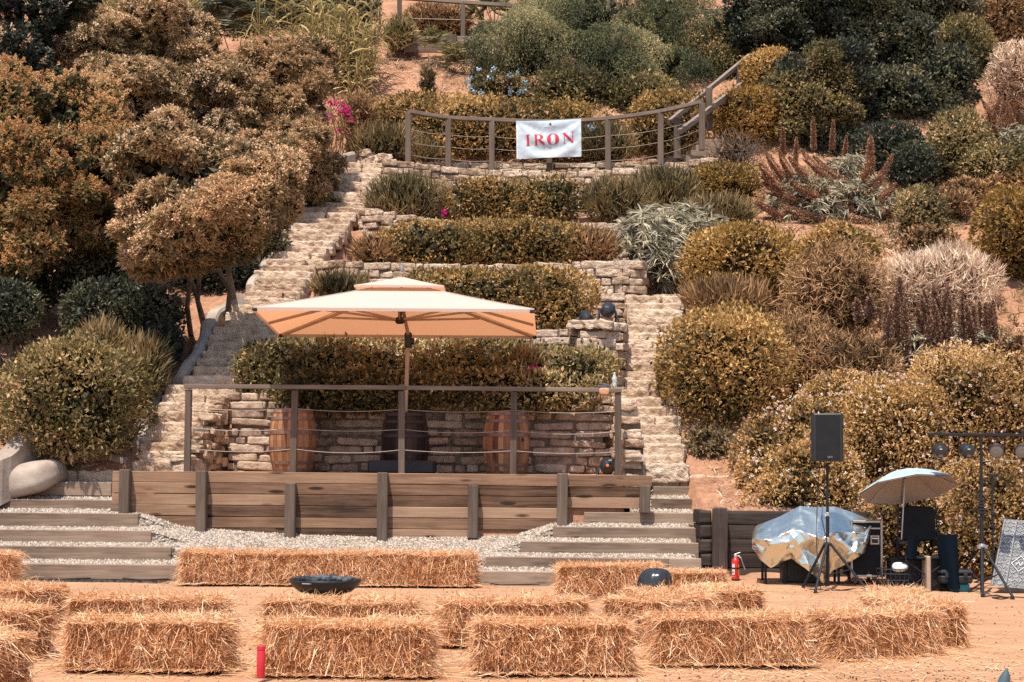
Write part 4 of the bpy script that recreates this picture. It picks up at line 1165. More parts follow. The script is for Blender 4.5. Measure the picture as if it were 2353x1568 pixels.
a = P(2042, 1142, 25.6); mb = MB(); mb.rock((a[0], 25.6, a[2] - .4), (.2, .2, .9), None, .4, 9, .012, 4, (4, 4, 12), 6)
tag(mb.build("sleeper_post", M['tiepost'], loc=(a[0], 25.6, a[2] - .85)), "short dark timber post half hidden by the lantana", "post")

c = P(1690, 1335, 24.75); ex = thing("fire_extinguisher", "red fire extinguisher standing before the dark sleeper post", "fire extinguisher", c)
mb = MB(); mb.lathe([(0, .015), (.055, .015), (.062, .03), (.062, .30), (.055, .335), (.03, .36), (.022, .375), (0, .375)], c, 24); mb.build("cylinder_body", M['red'], ex, True)
mb = MB(); mb.lathe([(.05, 0), (.066, 0), (.066, .03), (.063, .03)], c, 24); mb.build("base_ring", M['black'], ex)
mb = MB(); mb.box(c + [0, 0, .395], (.05, .035, .05), .008); mb.build("valve", M['chrome'], ex)
mb = MB(); mb.beam(c + [-.02, 0, .42], c + [.08, 0, .455], .02, .012, .003); mb.beam(c + [-.02, 0, .405], c + [.075, 0, .40], .02, .012, .003); mb.build("handle", M['chrome'], ex)
mb = MB(); mb.tube([c + [.03, 0, .40], c + [.085, -.02, .37], c + [.12, -.03, .26], c + [.15, -.03, .18]], [.009, .009, .009, .014], 8); mb.build("hose", M['alu'], ex)
th = np.linspace(-2.7, -1.9, 8); mb = MB(); mb.grid(np.array([[c + [.0632 * math.cos(a), .0632 * math.sin(a), z] for z in (.10, .27)] for a in th])); mb.build("label_plate", M['label_white'], ex)
th = np.linspace(-.9, -.3, 6); mb = MB(); mb.grid(np.array([[c + [.0632 * math.cos(a), .0632 * math.sin(a), z] for z in (.09, .26)] for a in th])); mb.build("yellow_label", M['yellow'], ex)
th = np.linspace(-2.7, -2.1, 6); mb = MB(); mb.grid(np.array([[c + [.0637 * math.cos(a), .0637 * math.sin(a), z] for z in (.12, .155)] for a in th])); mb.build("green_patch", M['green'], ex)
mb = MB(); mb.lathe([(.063, .19), (.066, .19), (.066, .215), (.063, .215)], c, 24); mb.build("strap", M['black'], ex)
mb = MB(); q = c + np.array([-.085, .02, 0]); mb.tube([q + [0, 0, .02], q + [0, 0, .42], q + [.012, 0, .45], q + [.03, 0, .42], q + [.03, 0, .33]], .006, 6); mb.build("bracket", M['blackmetal'], ex); ex.scale = (.84, .84, .84)

def tripod(root, c, feet, zc, zb, rad=.019, legr=.016):
    for (px, py) in feet:
        f = G(px, py); d = nrm(f - c); mb = MB()
        a = np.array([c[0], c[1], zc]) + [d[0] * .05, d[1] * .05, 0]
        mb.tube([a, f + [0, 0, .03]], legr, 8); lg = mb.build("leg", M['blackmetal'], root)
        mb = MB(); mb.tube([f + (a - f) * .045, f + [0, 0, .004]], legr * 1.45, 8); mb.build("rubber_foot", M['black'], lg)
        m_ = a + (f - a) * .52; mb = MB(); mb.beam(np.array([c[0], c[1], zb]), m_, .022, .012, .002); mb.build("brace", M['blackmetal'], root)
cs = G(1902, 1358); cs = np.array([cs[0], cs[1], 0])
st = thing("speaker_stand", "black tripod speaker stand before the silver tarp", "speaker stand", cs)
mb = MB(); mb.tube([cs + [0, 0, .06], cs + [0, 0, .95]], .024, 12); mb.build("lower_pole", M['blackmetal'], st)
mb = MB(); mb.tube([cs + [0, 0, .9], cs + [0, 0, 1.63]], .0185, 12); mb.build("upper_pole", M['blackmetal'], st)
mb = MB(); mb.box(cs + [0, 0, .60], (.10, .085, .045), .012); mb.build("leg_collar", M['blackmetal'], st)
mb = MB(); mb.lathe([(.028, .62), (.032, .63), (.032, .68), (.028, .69)], cs, 14); mb.box(cs + [-.05, -.01, .665], (.05, .02, .03), .005); mb.build("clamp_collar", M['chrome'], st)
mb = MB(); mb.lathe([(.026, .96), (.03, .965), (.03, 1.0), (.02, 1.01)], cs, 14); mb.box(cs + [-.035, -.01, .98], (.04, .018, .018), .004); mb.build("height_knob", M['chrome'], st)
tripod(st, cs, ((1845, 1354), (1873, 1365), (1993, 1362)), .59, .20, .02, .018)
sz = P(1905, 950, cs[1])[2]; sb = P(1905, 1061, cs[1])[2]
sp = thing("loudspeaker", "black loudspeaker on a tripod stand before the orange lantana", "loudspeaker", (cs[0], cs[1], sb))
Hs = sz - sb; Wd = 72 * cs[1] / F; prof = [(-.40, -.44), (.46, -.5), (.5, -.46), (.5, .1), (.3, .5), (-.2, .5), (-.5, .05), (-.5, -.35)]
mb = MB(); q = np.array([[x * Wd, y * .34] for x, y in prof]); R_ = rotz(-.22)
lay = []
for z, s_ in ((0, .96), (.012, 1.0), (Hs - .02, 1.0), (Hs, .95)):
    lay.append([R_ @ np.array([x * s_, y * s_, 0]) + [cs[0], cs[1], sb + z] for x, y in q])
lay = np.array(lay); lay[-1][5:, 2] -= .02; lay[-1][0, 2] -= .008
mb.grid(np.concatenate([lay, lay[:, :1]], 1)[::-1]); mb.add(lay[0][::-1], [list(range(8))]); mb.add(lay[-1], [list(range(8))])
mb.build("cabinet", M['black'], sp)
def onface(u, z, off):     # u in -1..1 across the grille
    a, b = q[0], q[1]; p_ = a + (b - a) * (u + 1) / 2
    nrm2 = np.array([(b - a)[1], -(b - a)[0]]); nrm2 /= np.linalg.norm(nrm2)
    pp = p_ + nrm2 * off; return R_ @ np.array([pp[0], pp[1], 0]) + [cs[0], cs[1], sb + z]
mb = MB(); mb.grid(np.array([[onface(u, z, .006) for z in (.035, Hs - .03)] for u in np.linspace(-.86, .9, 4)])); mb.build("grille", M['blackcloth'], sp)
mb = MB(); mb.grid(np.array([[onface(u, z, .009) for z in (.045, .072)] for u in (.02, .36)])); lp = mb.build("badge", M['black'], sp)
def text(body, size, loc, rot, mat, parent, name="lettering", ext=.002):
    cu = bpy.data.curves.new(name, 'FONT'); cu.body = body; cu.size = size; cu.extrude = ext; cu.align_x = 'CENTER'
    tmp = bpy.data.objects.new("text_source", cu); COL.objects.link(tmp)
    dg = bpy.context.evaluated_depsgraph_get(); dg.update()
    me = bpy.data.meshes.new_from_object(tmp.evaluated_get(dg)); bpy.data.objects.remove(tmp); me.name = name
    o = bpy.data.objects.new(name, me); COL.objects.link(o); me.materials.clear(); me.materials.append(mat); o.parent = parent
    pl_ = np.array(parent.location) + (np.array(parent.parent.location) if parent.parent else 0)
    o.location = [float(a) for a in (np.asarray(loc) - pl_)]; o.rotation_euler = rot; return o
text("QSC", .036, onface(.19, .046, .011), (math.pi / 2, 0, -.18), M['alu'], sp)
mb = MB(); p_ = R_ @ np.array([-.5 * Wd - .002, -.05, 0]) + [cs[0], cs[1], sb + Hs * .52]; mb.box(p_, (.02, .06, .11), .006, R_); mb.build("side_handle", M['blackmetal'], sp)
for k, (px, off) in enumerate(((1876, -.1), (1886, -.06))):
    pts = [P(px + 8, 1062, cs[1] - .03), P(px + (3, 8)[k], 1130, cs[1] - .03), P(px + (1, 2)[k], 1190, cs[1] - .04), P(px + (0, 15)[k], 1250, cs[1] - .04), P(px + (6, 20)[k], 1325, cs[1] - .05), G(px + 10, 1352) + [0, 0, .01]]
    P_ = np.array(pts); mb = MB(); mb.tube(P_, .006, 6)
    tag(mb.build("speaker_cable", M['rubber'], loc=P_[-1]), ("thin black cable hanging straight down from the loudspeaker", "thin black cable bulging outwards as it hangs beside the speaker pole")[k], "cable")

# silver tarp over a folding table
Yt = 24.05
top_x = [1728, 1738, 1790, 1838, 1870, 1918, 1960, 2002]; top_y = [1222, 1208, 1188, 1163, 1166, 1164, 1178, 1196]
bot_x = [1731, 1745, 1771, 1800, 1818, 1850, 1893, 1912, 1950, 1988, 1999]; bot_y = [1262, 1285, 1306, 1290, 1284, 1306, 1342, 1312, 1294, 1270, 1228]
FP = np.random.default_rng(21).random((24, 2)); nu, nv = 120, 70; V = np.zeros((nu, nv, 3))
rt = np.random.default_rng(8); dirs = [(rt.uniform(0, 1), rt.uniform(-1.2, 1.2), rt.uniform(3.5, 10), rt.uniform(0, 6)) for _ in range(9)]
for i in range(nu):
    u = i / (nu - 1); px = 1728 + 274 * u
    yt, yb = np.interp(px, top_x, top_y), np.interp(px, bot_x, bot_y)
    for j in range(nv):
        v = j / (nv - 1); py = yt + (yb - yt) * v
        prof_ = .55 * max(0, 1 - v / .42) - .10 * min(1, v / .42)
        edge_ = .22 * (abs(2 * u - 1) ** 5)
        f = 0
        for (uc, sl, fr, ph) in dirs:
            f += abs(math.sin((u - uc + sl * (v - .3) * .5) * fr + ph)) - .5
        f = f / 9 * .42
        dd_ = np.sort(np.hypot((FP[:, 0] - u) * 1.5, FP[:, 1] - v)); f += (dd_[1] - dd_[0]) * .22 + dd_[0] * .12
        n_ = (float(fbm(np.array([u * 3, v * 1.6, 1.7]), 2.2, 3)) - .5) * .35
        V[i, j] = P(px, py, Yt + prof_ * .75 + edge_ + f * (.35 + v) + n_ * .25)
tp = thing("silver_tarp", "crumpled shiny silver tarpaulin thrown over stage equipment", "tarpaulin", (P(1865, 1250, Yt)[0], Yt, .3))
MB().grid(V[::-1]).build("tarp_sheet", M['tarp'], tp, True)
tb = thing("folding_table", "dark table frame and gear showing under the silver tarp", "table", (P(1850, 1300, 23.8)[0], 23.85, 0))
xa_, xb2 = P(1765, 1300, 23.8)[0], P(1955, 1300, 23.8)[0]
mb = MB(); mb.box(((xa_ + xb2) / 2, 24.55, .55), (xb2 - xa_, .42, .05), .01); mb.build("table_top", M['black'], tb)
for x in (xa_ + .05, xa_ + .32, xb2 - .25, xb2 - .05):
    for y in (24.4, 24.7):
        mb = MB(); mb.tube([(x, y, 0), (x, y, .53)], .018, 8); mb.build("leg", M['blackmetal'], tb)
mb = MB(); mb.box((xa_ + .52, 24.62, .26), (.46, .3, .42), .02); tag(mb.build("equipment_box", M['black'], loc=(xa_ + .52, 24.62, .05)), "black equipment box in the shade under the tarp table", "equipment box")

cx_ = P(1983, 1300, 23.75)[0]; fc = thing("flight_case", "black road case with aluminium edges beside the silver tarp", "flight case", (cx_, 24.6, 0))
fx0, fx1 = P(1955, 1300, 24.3)[0], P(2028, 1300, 24.3)[0]; zt = P(2000, 1197, 24.3)[2]; zb_ = P(2000, 1326, 24.3)[2]
mb = MB(); mb.box(((fx0 + fx1) / 2, 24.6, (zt + zb_) / 2), (fx1 - fx0, .58, zt - zb_), .01); mb.build("case_body", M['blackcloth'], fc)
for x in (fx0 + .012, fx1 - .012):
    mb = MB(); mb.box((x, 24.305, (zt + zb_) / 2), (.03, .03, zt - zb_ + .012), .004); mb.build("edge_trim", M['alu'], fc)
for z, h_ in ((zb_ + .012, .03), (zt - .012, .03), (zt - .10, .025)):
    mb = MB(); mb.box(((fx0 + fx1) / 2, 24.302, z), (fx1 - fx0 - .06, .03, h_), .004); mb.build("edge_trim", M['alu'], fc)
mb = MB(); c = P(2010, 1241, 24.29); mb.box(c, (.125, .02, .13), .012); hp = mb.build("recessed_handle", M['alu'], fc)
mb = MB(); mb.box(c - [0, .008, 0], (.085, .012, .085), .004); mb.build("handle_dish", M['black'], hp)
mb = MB(); mb.box(c - [0, .016, -.02], (.09, .012, .02), .004); mb.build("grip", M['chrome'], hp)
for x in (fx0 + .07, fx1 - .09):
    for y in (24.4, 24.8):
        mb = MB(); mb.box((x, y, zb_ - .02), (.06, .06, .03), .005); mb.lathe([(0, -.018), (.04, -.018), (.04, .018), (0, .018)], (x, y, .085), 12, axes((1, 0, 0), (0, 1, 0))); mb.build("caster", M['hoop'], fc)

# camping chair with a clamped umbrella
chx = P(2122, 1300, 23.9)[0]; cy = 23.95
ch = thing("camping_chair", "black folding camping chair under the pale blue umbrella", "chair", (chx, cy, 0))
hwd = .27
mb = MB(); mb.rock((chx, cy + .24, .98 - .12), (.46, .03, .46), axes((0, .15, 1)), .5, 8, .012, 4, (8, 2, 8), 1); mb.build("backrest", M['blackcloth'], ch, True)
mb = MB(); mb.rock((chx, cy - .02, .43), (.50, .46, .04), None, .5, 6, .015, 4, (8, 8, 2), 1); mb.build("seat", M['blackcloth'], ch, True)
for s_ in (-1, 1):
    mb = MB(); mb.tube([(chx + s_ * hwd, cy + .26, .40), (chx + s_ * hwd * .92, cy + .32, 1.10)], .011, 7); mb.build("back_post", M['blackmetal'], ch)
    mb = MB(); mb.box((chx + s_ * (hwd + .03), cy - .02, .62), (.07, .46, .025), .008); mb.build("armrest", M['blackcloth'], ch)
    for y in (-.24, .22):
        mb = MB(); mb.tube([(chx + s_ * hwd, cy + y, .62), (chx + s_ * hwd, cy + y, .40), (chx - s_ * hwd, cy + y + .03, .01)], .010, 7); mb.build("leg", M['blackmetal'], ch)
mb = MB()
V = np.zeros((16, 18, 3))
for i in range(16):
    for j in range(18):
        u, v = i / 15, j / 17
        V[i, j] = [chx + .12 + .26 * u + .05 * v, cy - .30 + .10 * math.sin(u * 7) * v, .74 - .70 * v]
mb.grid(V); tag(mb.build("jacket", M['navy'], smooth=True, loc=(chx + .2, cy - .3, .05)), "dark blue jacket hanging off the camping chair", "jacket")
mb = MB(); V = np.zeros((8, 8, 3))
for i in range(8):
    for j in range(8):
        u, v = i / 7, j / 7; V[i, j] = [chx - .26 + .16 * u * (1 - v * .3), cy - .28 - .03 * math.sin(u * 4), .68 - .26 * v]
mb.grid(V); tag(mb.build("shoulder_bag", M['navy'], smooth=True, loc=(chx - .2, cy - .28, .42)), "small blue cloth bag on the camping chair armrest", "bag")
um = thing("chair_umbrella", "pale blue clamp umbrella tilted over the camping chair", "umbrella", (chx - .26, cy + .1, .66))
tip_ = P(2112, 1074, cy); base_ = np.array([chx - .27, cy + .02, .62])
CT = P(2092, 1122, cy); ux = nrm(P(2196, 1110, cy) - P(1980, 1138, cy)); mb = MB(); NN = 8; rings = []
rad_ = np.linalg.norm(P(2196, 1110, cy) - P(1980, 1138, cy)) / 2
nz = nrm(np.array([-.10, .34, 1.0])); ux = nrm(ux - nz * (ux @ nz)); uy = np.cross(nz, ux)
cen = P(2088, 1124, cy)
hgt = .26
for k, m in enumerate(np.linspace(0.01, 1, 9)):
    ring_ = []
    for t in range(NN * 6 + 1):
        a = t / (NN * 6) * 2 * math.pi + math.pi / 8 * 0
        ph = (t % 6) / 6; sc_ = rad_ * m * (math.cos(math.pi / NN) / math.cos((ph - .5) * 2 * math.pi / NN)) * 1.06
        ring_.append(cen + ux * sc_ * math.cos(a) + uy * sc_ * .95 * math.sin(a) + nz * hgt * (1 - m ** 1.7))
    rings.append(ring_)
mb.grid(np.array(rings)); mb.build("canopy", M['pale_blue'], um)
mb = MB(); mb.grid(np.array([[q_ - nz * .012 + (cen - q_) * .006 for q_ in rg] for rg in rings])); mb.build("lining", M['lining'], um)
for k in range(NN):
    a = k / NN * 2 * math.pi; pts = [cen + (ux * math.cos(a) + uy * .95 * math.sin(a)) * rad_ * m * 1.05 + nz * (hgt * (1 - m ** 1.7) - .022) for m in (.02, .4, .7, 1)]
    mb = MB(); mb.tube(pts, .006, 6); mb.build("rib", M['alu'], um)
hb = cen + nz * hgt
mb = MB(); mb.tube([base_, base_ + (hb - base_) * .5, hb - nz * .14 * 0], .010, 8); mb.build("pole", M['alu'], um)
mb = MB(); mb.tube([hb + (base_ - hb) * .02, hb + (base_ - hb) * .12], .017, 8); mb.build("runner", M['black'], um)
mb = MB(); mb.box(base_, (.05, .06, .08), .01); mb.build("clamp", M['black'], um)

bx_ = P(2045, 1310, 24.0)[0]
mb = MB(); cc = np.array([bx_ + .02, 23.9, 0]); bk = thing("wire_basket", "black wire basket with a white cloth beside the camping chair", "basket", cc)
for z in (.06, .14, .22, .28):
    mb.tube([cc + [sx * (.15 + z * .15), sy * .14, z] for sx, sy in ((-1, -1), (1, -1), (1, 1), (-1, 1), (-1, -1))], .006, 5)
for t in np.linspace(-1, 1, 7):
    mb.tube([cc + [t * .15, -.14, .05], cc + [t * .195, -.14, .28]], .005, 5); mb.tube([cc + [t * .15, .14, .05], cc + [t * .195, .14, .28]], .005, 5)
mb.build("basket_frame", M['blackmetal'], bk)
mb = MB(); mb.rock(cc + [.09, -.02, .30], (.2, .18, .12), None, .5, 2.5, .02, 8, (8, 8, 5), 2); tag(mb.build("white_cloth", M['white'], smooth=True, loc=cc + [.09, -.02, .25]), "crumpled white cloth lying in the wire basket", "cloth")
cr = thing("equipment_crate", "black crate with pale lettering ATION under the camping chair", "crate", (P(2085, 1330, 24.1)[0], 24.2, 0))
k0 = P(2085, 1330, 24.1)[0]
mb = MB(); mb.box((k0, 24.25, .20), (.42, .34, .40), .015); mb.build("crate_body", M['black'], cr)
text("ATION", .125, (k0 + .03, 24.076, .13), (math.pi / 2, 0, 0), M['greycloth'], cr)
k1 = P(2130, 1330, 23.75)[0]
mb = MB(); mb.box((k1, 23.78, .23), (.055, .30, .46), .012)
tag(mb.build("upright_case", M['tan'], loc=(k1, 23.78, 0)), "slim tan case standing on edge under the camping chair", "case")
mb = MB(); mb.box((k1 + .14, 23.95, .22), (.20, .28, .43), .015)
tag(mb.build("black_case", M['black'], loc=(k1 + .14, 23.95, 0)), "plain black case beside the slim tan case", "case")
k2 = P(2192, 1330, 23.8)[0]
pc = thing("tool_case", "closed black moulded case with ribbed lid beside the lighting stand", "tool case", (k2, 23.85, .10))
mb = MB(); mb.box((k2, 23.85, .165), (.44, .34, .11), .025); mb.build("case_base", M['black'], pc)
mb = MB(); mb.box((k2, 23.85, .255), (.45, .35, .06), .025); mb.build("lid", M['blackgloss'], pc)
for s_ in (-.12, .12):
    mb = MB(); mb.box((k2 + s_, 23.67, .215), (.05, .02, .06), .004); mb.build("latch", M['black'], pc)
mb = MB(); mb.box((k2 + .06, 23.85, .055), (.26, .24, .10), .015); tag(mb.build("storage_box", M['teal'], loc=(k2 + .06, 23.85, 0)), "small teal box under the closed black case", "box")

# lighting stand
cl_ = G(2257, 1366); cl_ = np.array([cl_[0], cl_[1], 0])
ls = thing("lighting_stand", "black tripod lighting stand carrying a bar of four stage lamps", "lighting stand", cl_)
zt = P(2257, 1000, cl_[1])[2]
mb = MB(); mb.tube([cl_ + [0, 0, .03], cl_ + [0, 0, 1.08]], .026, 12); mb.build("lower_pole", M['blackmetal'], ls)
mb = MB(); mb.tube([cl_ + [0, 0, 1.0], cl_ + [0, 0, zt]], .021, 12); mb.build("upper_pole", M['blackmetal'], ls)
mb = MB()
for k in range(5): mb.lathe([(.03, 1.02 + k * .04), (.048, 1.025 + k * .04), (.048, 1.045 + k * .04), (.03, 1.05 + k * .04)], cl_, 16)
mb.build("locking_collar", M['black'], ls)
mb = MB(); mb.lathe([(.03, .57), (.07, .58), (.075, .61), (.03, .64)], cl_, 16); mb.build("leg_collar", M['chrome'], ls)
tripod(ls, cl_, ((2186, 1350), (2258, 1374), (2328, 1379)), .60, .15, .02, .017)
a, b = P(2131, 998, cl_[1]), P(2420, 1001, cl_[1]); mb = MB(); mb.beam(a, b, .04, .035, .003); mb.build("cross_bar", M['blackmetal'], ls)
for k, (px, face) in enumerate(((2160, 1), (2222, 1), (2290, -1), (2349, -1))):
    c = P(px, 1036, cl_[1] + .02); r_ = .093; aim = nrm(np.array([(.10, -.02, -.30, -.30)[k], face, .12 if face > 0 else -.05]))
    root = thing("stage_lamp", ("round black stage lamp at the outer end of the bar, seen from behind", "round black stage lamp seen from behind, beside the stand pole", "stage lamp on the bar showing its pale lens beside the pole", "stage lamp at the frame edge showing a sliver of lens")[k], "stage lamp", c, "stage lamps on the lighting bar")
    R = axes(aim, (1, 0, 0)); mb = MB()
    mb.lathe([(0, -.09), (.05, -.09), (.075, -.075), (r_, -.04), (r_, .075), (r_ * .94, .08), (r_ * .94, .06)], c, 24, R); mb.build("can", M['blackgloss'], root)
    mb = MB(); mb.lathe([(0, .068), (.03, .07), (r_ * .94, .066)], c, 24, R); mb.build("lens", M['lens'], root)
    mb = MB(); zb2 = P(px, 1001, cl_[1])[2]
    for s_ in (-1, 1):
        mb.box((c[0] + s_ * (r_ + .012), c[1], (c[2] + zb2) / 2 + .0), (.008, .03, zb2 - c[2] + .01), .002)
    mb.box((c[0], c[1], zb2 - .012), (2 * r_ + .03, .03, .008), .002); mb.box((c[0], c[1], zb2 + .035), (.03, .03, .05), .006); mb.build("yoke", M['blackmetal'], root)
    if face > 0:
        for dz, w_, h_ in ((.03, .035, .012), (-.055, .05, .03)):
            mb = MB(); p_ = c - aim * .092 + np.array([.0, 0, dz]) ; mb.box(p_ - aim * .0, (w_, .004, h_), 0, R @ np.array([[1, 0, 0], [0, 0, 1], [0, -1, 0.0]])); mb.build("rating_plate", M['label_white'] if dz > 0 else M['lens'], root)
pts = [P(2165, 1058, cl_[1]), P(2180, 1068, cl_[1]), P(2205, 1062, cl_[1]), P(2218, 1050, cl_[1])]; mb = MB(); mb.tube(pts, .005, 5)
tag(mb.build("lamp_cable", M['cable'], loc=pts[1]), "pale cable looping between the two lamps seen from behind", "cable")
pts = [P(2234, 1056, cl_[1]), P(2252, 1062, cl_[1] + .05), P(2275, 1058, cl_[1]), P(2310, 1058, cl_[1]), P(2335, 1060, cl_[1]), P(2347, 1050, cl_[1])]; mb = MB(); mb.tube(pts, .005, 5)
tag(mb.build("lamp_cable", M['cable'], loc=pts[1]), "pale cable running behind the pole to the lens side lamps", "cable")
c2 = G(2282, 1352); s2 = thing("mic_stand", "slim black stand with low spread legs behind the lighting stand", "stand", c2)
zt2 = P(2282, 1092, c2[1])[2]
mb = MB(); mb.tube([c2 + [0, 0, .05], c2 + [0, 0, zt2]], .014, 10); mb.build("pole", M['blackmetal'], s2)
mb = MB(); mb.box(c2 + [0, 0, zt2], (.10, .05, .05), .01); mb.build("head_plate", M['black'], s2)
for k in range(3):
    mb = MB(); zz = P(2282, 1180 + 30 * k, c2[1])[2]; mb.lathe([(.02, -.03), (.024, -.02), (.024, .02), (.02, .03)], c2 + [0, 0, zz], 10); mb.box(c2 + [.035, 0, zz], (.04, .02, .02), .004); mb.build("clamp_knob", M['black'], s2)
for (px, py) in ((2212, 1350), (2225, 1362), (2345, 1358)):
    mb = MB(); mb.tube([c2 + [0, 0, .16], G(px, py) + [0, 0, .015]], .012, 7); mb.build("leg", M['blackmetal'], s2)
mb = MB(); A_, B_, C_, D_ = P(2308, 1193, 24.0), P(2400, 1200, 24.0), P(2278, 1346, 23.6), P(2380, 1356, 23.6)
rm = thing("metal_ramp", "grey diamond plate ramp panel leaning upright at the frame edge", "ramp", C_)
V = np.array([[(A_ * (1 - u) + B_ * u) * (1 - v) + (C_ * (1 - u) + D_ * u) * v for v in np.linspace(0, 1, 12)] for u in np.linspace(0, 1, 8)])
mb.grid(V[::-1]); mb.grid(V + np.array([0, .03, 0])); mb.build("plate", M['tread'], rm)
for u in (0.0, .30):
    mb = MB(); p_, q_ = A_ * (1 - u) + B_ * u, C_ * (1 - u) + D_ * u; mb.beam(p_ - [0, .012, 0], q_ - [0, .012, 0], .02, .03, .003, .5, (0, 1, 0)); mb.build("edge_bar", M['alu'], rm)
mb = MB()
dd = nrm(A_ - C_); ee = nrm(B_ - A_); nn_ = nrm(np.cross(ee, dd)); nn_ = nn_ if nn_[1] < 0 else -nn_
for u in np.linspace(.04, .96, 12):
    for v in np.linspace(.04, .96, 16):
        p_ = (A_ * (1 - u) + B_ * u) * (1 - v) + (C_ * (1 - u) + D_ * u) * v + nn_ * .006
        sg = 1 if (int(u * 12) + int(v * 16)) % 2 else -1
        d_ = nrm(ee + sg * dd); mb.beam(p_ - d_ * .022, p_ + d_ * .022, .010, .006, 0, .5, nn_)
mb.build("tread_pattern", M['alu'], rm)
mb = MB()
p_ = A_ * .08 * 0 + (A_ * .45 + B_ * .55) * .35 + (C_ * .45 + D_ * .55) * .65 + nn_ * .012
sq = [p_ + ee * .11, p_ + dd * .11, p_ - ee * .11, p_ - dd * .11]
for i in range(4): mb.beam(sq[i], sq[(i + 1) % 4], .008, .006, 0, .5, nn_)
zz_ = [p_ + ee * (-.05) - dd * .03, p_ - ee * .02 + dd * .03, p_ + ee * .01 - dd * .03, p_ + ee * .04 + dd * .03]
for i in range(3): mb.beam(zz_[i], zz_[i + 1], .008, .006, 0, .5, nn_)
mb.build("diamond_mark", M['label_white'], rm)

# ------------------------------------------------------------------ plants
def B(x0, y0, x1, y1, Y, ry, e=2.0):
    """an ellipsoid (superellipsoid for e > 2) spanning a pixel box at depth Y"""
    c = P((x0 + x1) / 2, (y0 + y1) / 2, Y)
    return (c, np.array([(x1 - x0) / 2 * Y / F, ry, (y1 - y0) / 2 * Y / F]), e)
def shell(blobs, dens, r, lump=.10, lf=1.6, inner=.25, cull=.25):
    Ps, Ns = [], []
    for bi, (c, rad, e) in enumerate(blobs):
        a, b, d = rad; area = 4 * math.pi * (((a * b) ** 1.6 + (a * d) ** 1.6 + (b * d) ** 1.6) / 3) ** (1 / 1.6)
        n = int(area * dens)
        if n < 1: continue
        q = nrm(r.normal(0, 1, (n, 3)))
        q = q / (np.abs(q) ** e).sum(-1, keepdims=True) ** (1 / e)
        N = nrm(np.sign(q) * np.abs(q) ** (e - 1) / rad)
        p0 = c + q * rad
        k = 1 + lump * 2 * (fbm(p0, lf, 2) - .5) - inner * r.random(n) ** 2.2
        p = c + q * rad * k[:, None]
        keep = ~((N[:, 1] > .3) & (r.random(n) > cull))
        for bj, (c2, r2, e2) in enumerate(blobs):
            if bj != bi:
                keep &= (np.abs((p - c2) / (r2 * .86)) ** e2).sum(-1) > 1
        Ps.append(p[keep]); Ns.append(N[keep])
    return np.concatenate(Ps), np.concatenate(Ns)
def add_leaves(mb, p, d, L, W, r, tint, fold=.25):
    sd = nrm(np.cross(d, r.normal(0, 1, p.shape))); up = np.cross(sd, d)
    L = np.broadcast_to(L, (len(p),))[:, None]; W = np.broadcast_to(W, (len(p),))[:, None]
    m = p + d * L * .45 + up * W * fold
    V = np.stack([p, m + sd * W / 2, p + d * L, m - sd * W / 2], 1)
    mb.add(V.reshape(-1, 3), np.arange(4 * len(p)).reshape(-1, 4), np.clip(tint, 0, 1))
def add_blades(mb, p, d, L, W, r, tint, droop=.5, k=3):
    n = len(p); sd = nrm(np.cross(d, r.normal(0, 1, p.shape)) + 1e-6)
    L = np.broadcast_to(L, (n,))[:, None]; W = np.broadcast_to(W, (n,))[:, None]; dr = np.broadcast_to(droop, (n,))[:, None]
    rows = []
    for i in range(k + 1):
        t = i / k; c = p + d * L * t - np.array([0, 0, 1.0]) * dr * L * t * t
        ww = W * (1 - .85 * t) * (.7 + .6 * min(t * 3, 1)) / 2
        rows += [c - sd * ww, c + sd * ww]
    V = np.stack(rows, 1); f = []
    for i in range(k):
        f.append(np.array([2 * i, 2 * i + 1, 2 * i + 3, 2 * i + 2]))
    idx = (np.arange(n) * 2 * (k + 1))[:, None, None] + np.array(f)[None]
    mb.add(V.reshape(-1, 3), idx.reshape(-1, 4), np.repeat(np.clip(tint, 0, 1), k))
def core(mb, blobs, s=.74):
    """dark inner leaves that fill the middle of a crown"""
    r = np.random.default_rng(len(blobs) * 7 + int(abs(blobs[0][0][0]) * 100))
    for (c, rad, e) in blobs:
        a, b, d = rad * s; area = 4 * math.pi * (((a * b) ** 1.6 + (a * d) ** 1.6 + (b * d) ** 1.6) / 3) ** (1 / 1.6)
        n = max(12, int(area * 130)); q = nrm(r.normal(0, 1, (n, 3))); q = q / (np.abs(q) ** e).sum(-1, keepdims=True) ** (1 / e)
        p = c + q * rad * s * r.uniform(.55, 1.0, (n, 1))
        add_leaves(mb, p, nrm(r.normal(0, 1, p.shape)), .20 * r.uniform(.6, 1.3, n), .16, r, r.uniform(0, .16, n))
def tnoise(p, r, base=.5, patch=.35, rnd=.5, f=.9):
    return base + patch * 2 * (fbm(p + 31, f, 2) - .5) + rnd * (r.random(len(p)) - .5)
def holes(p, r, f=1.9, lo=.40, keep=.30):
    """thin patches in the foliage"""
    return (fbm(p + 57, f, 2) > lo) | (r.random(len(p)) < keep)
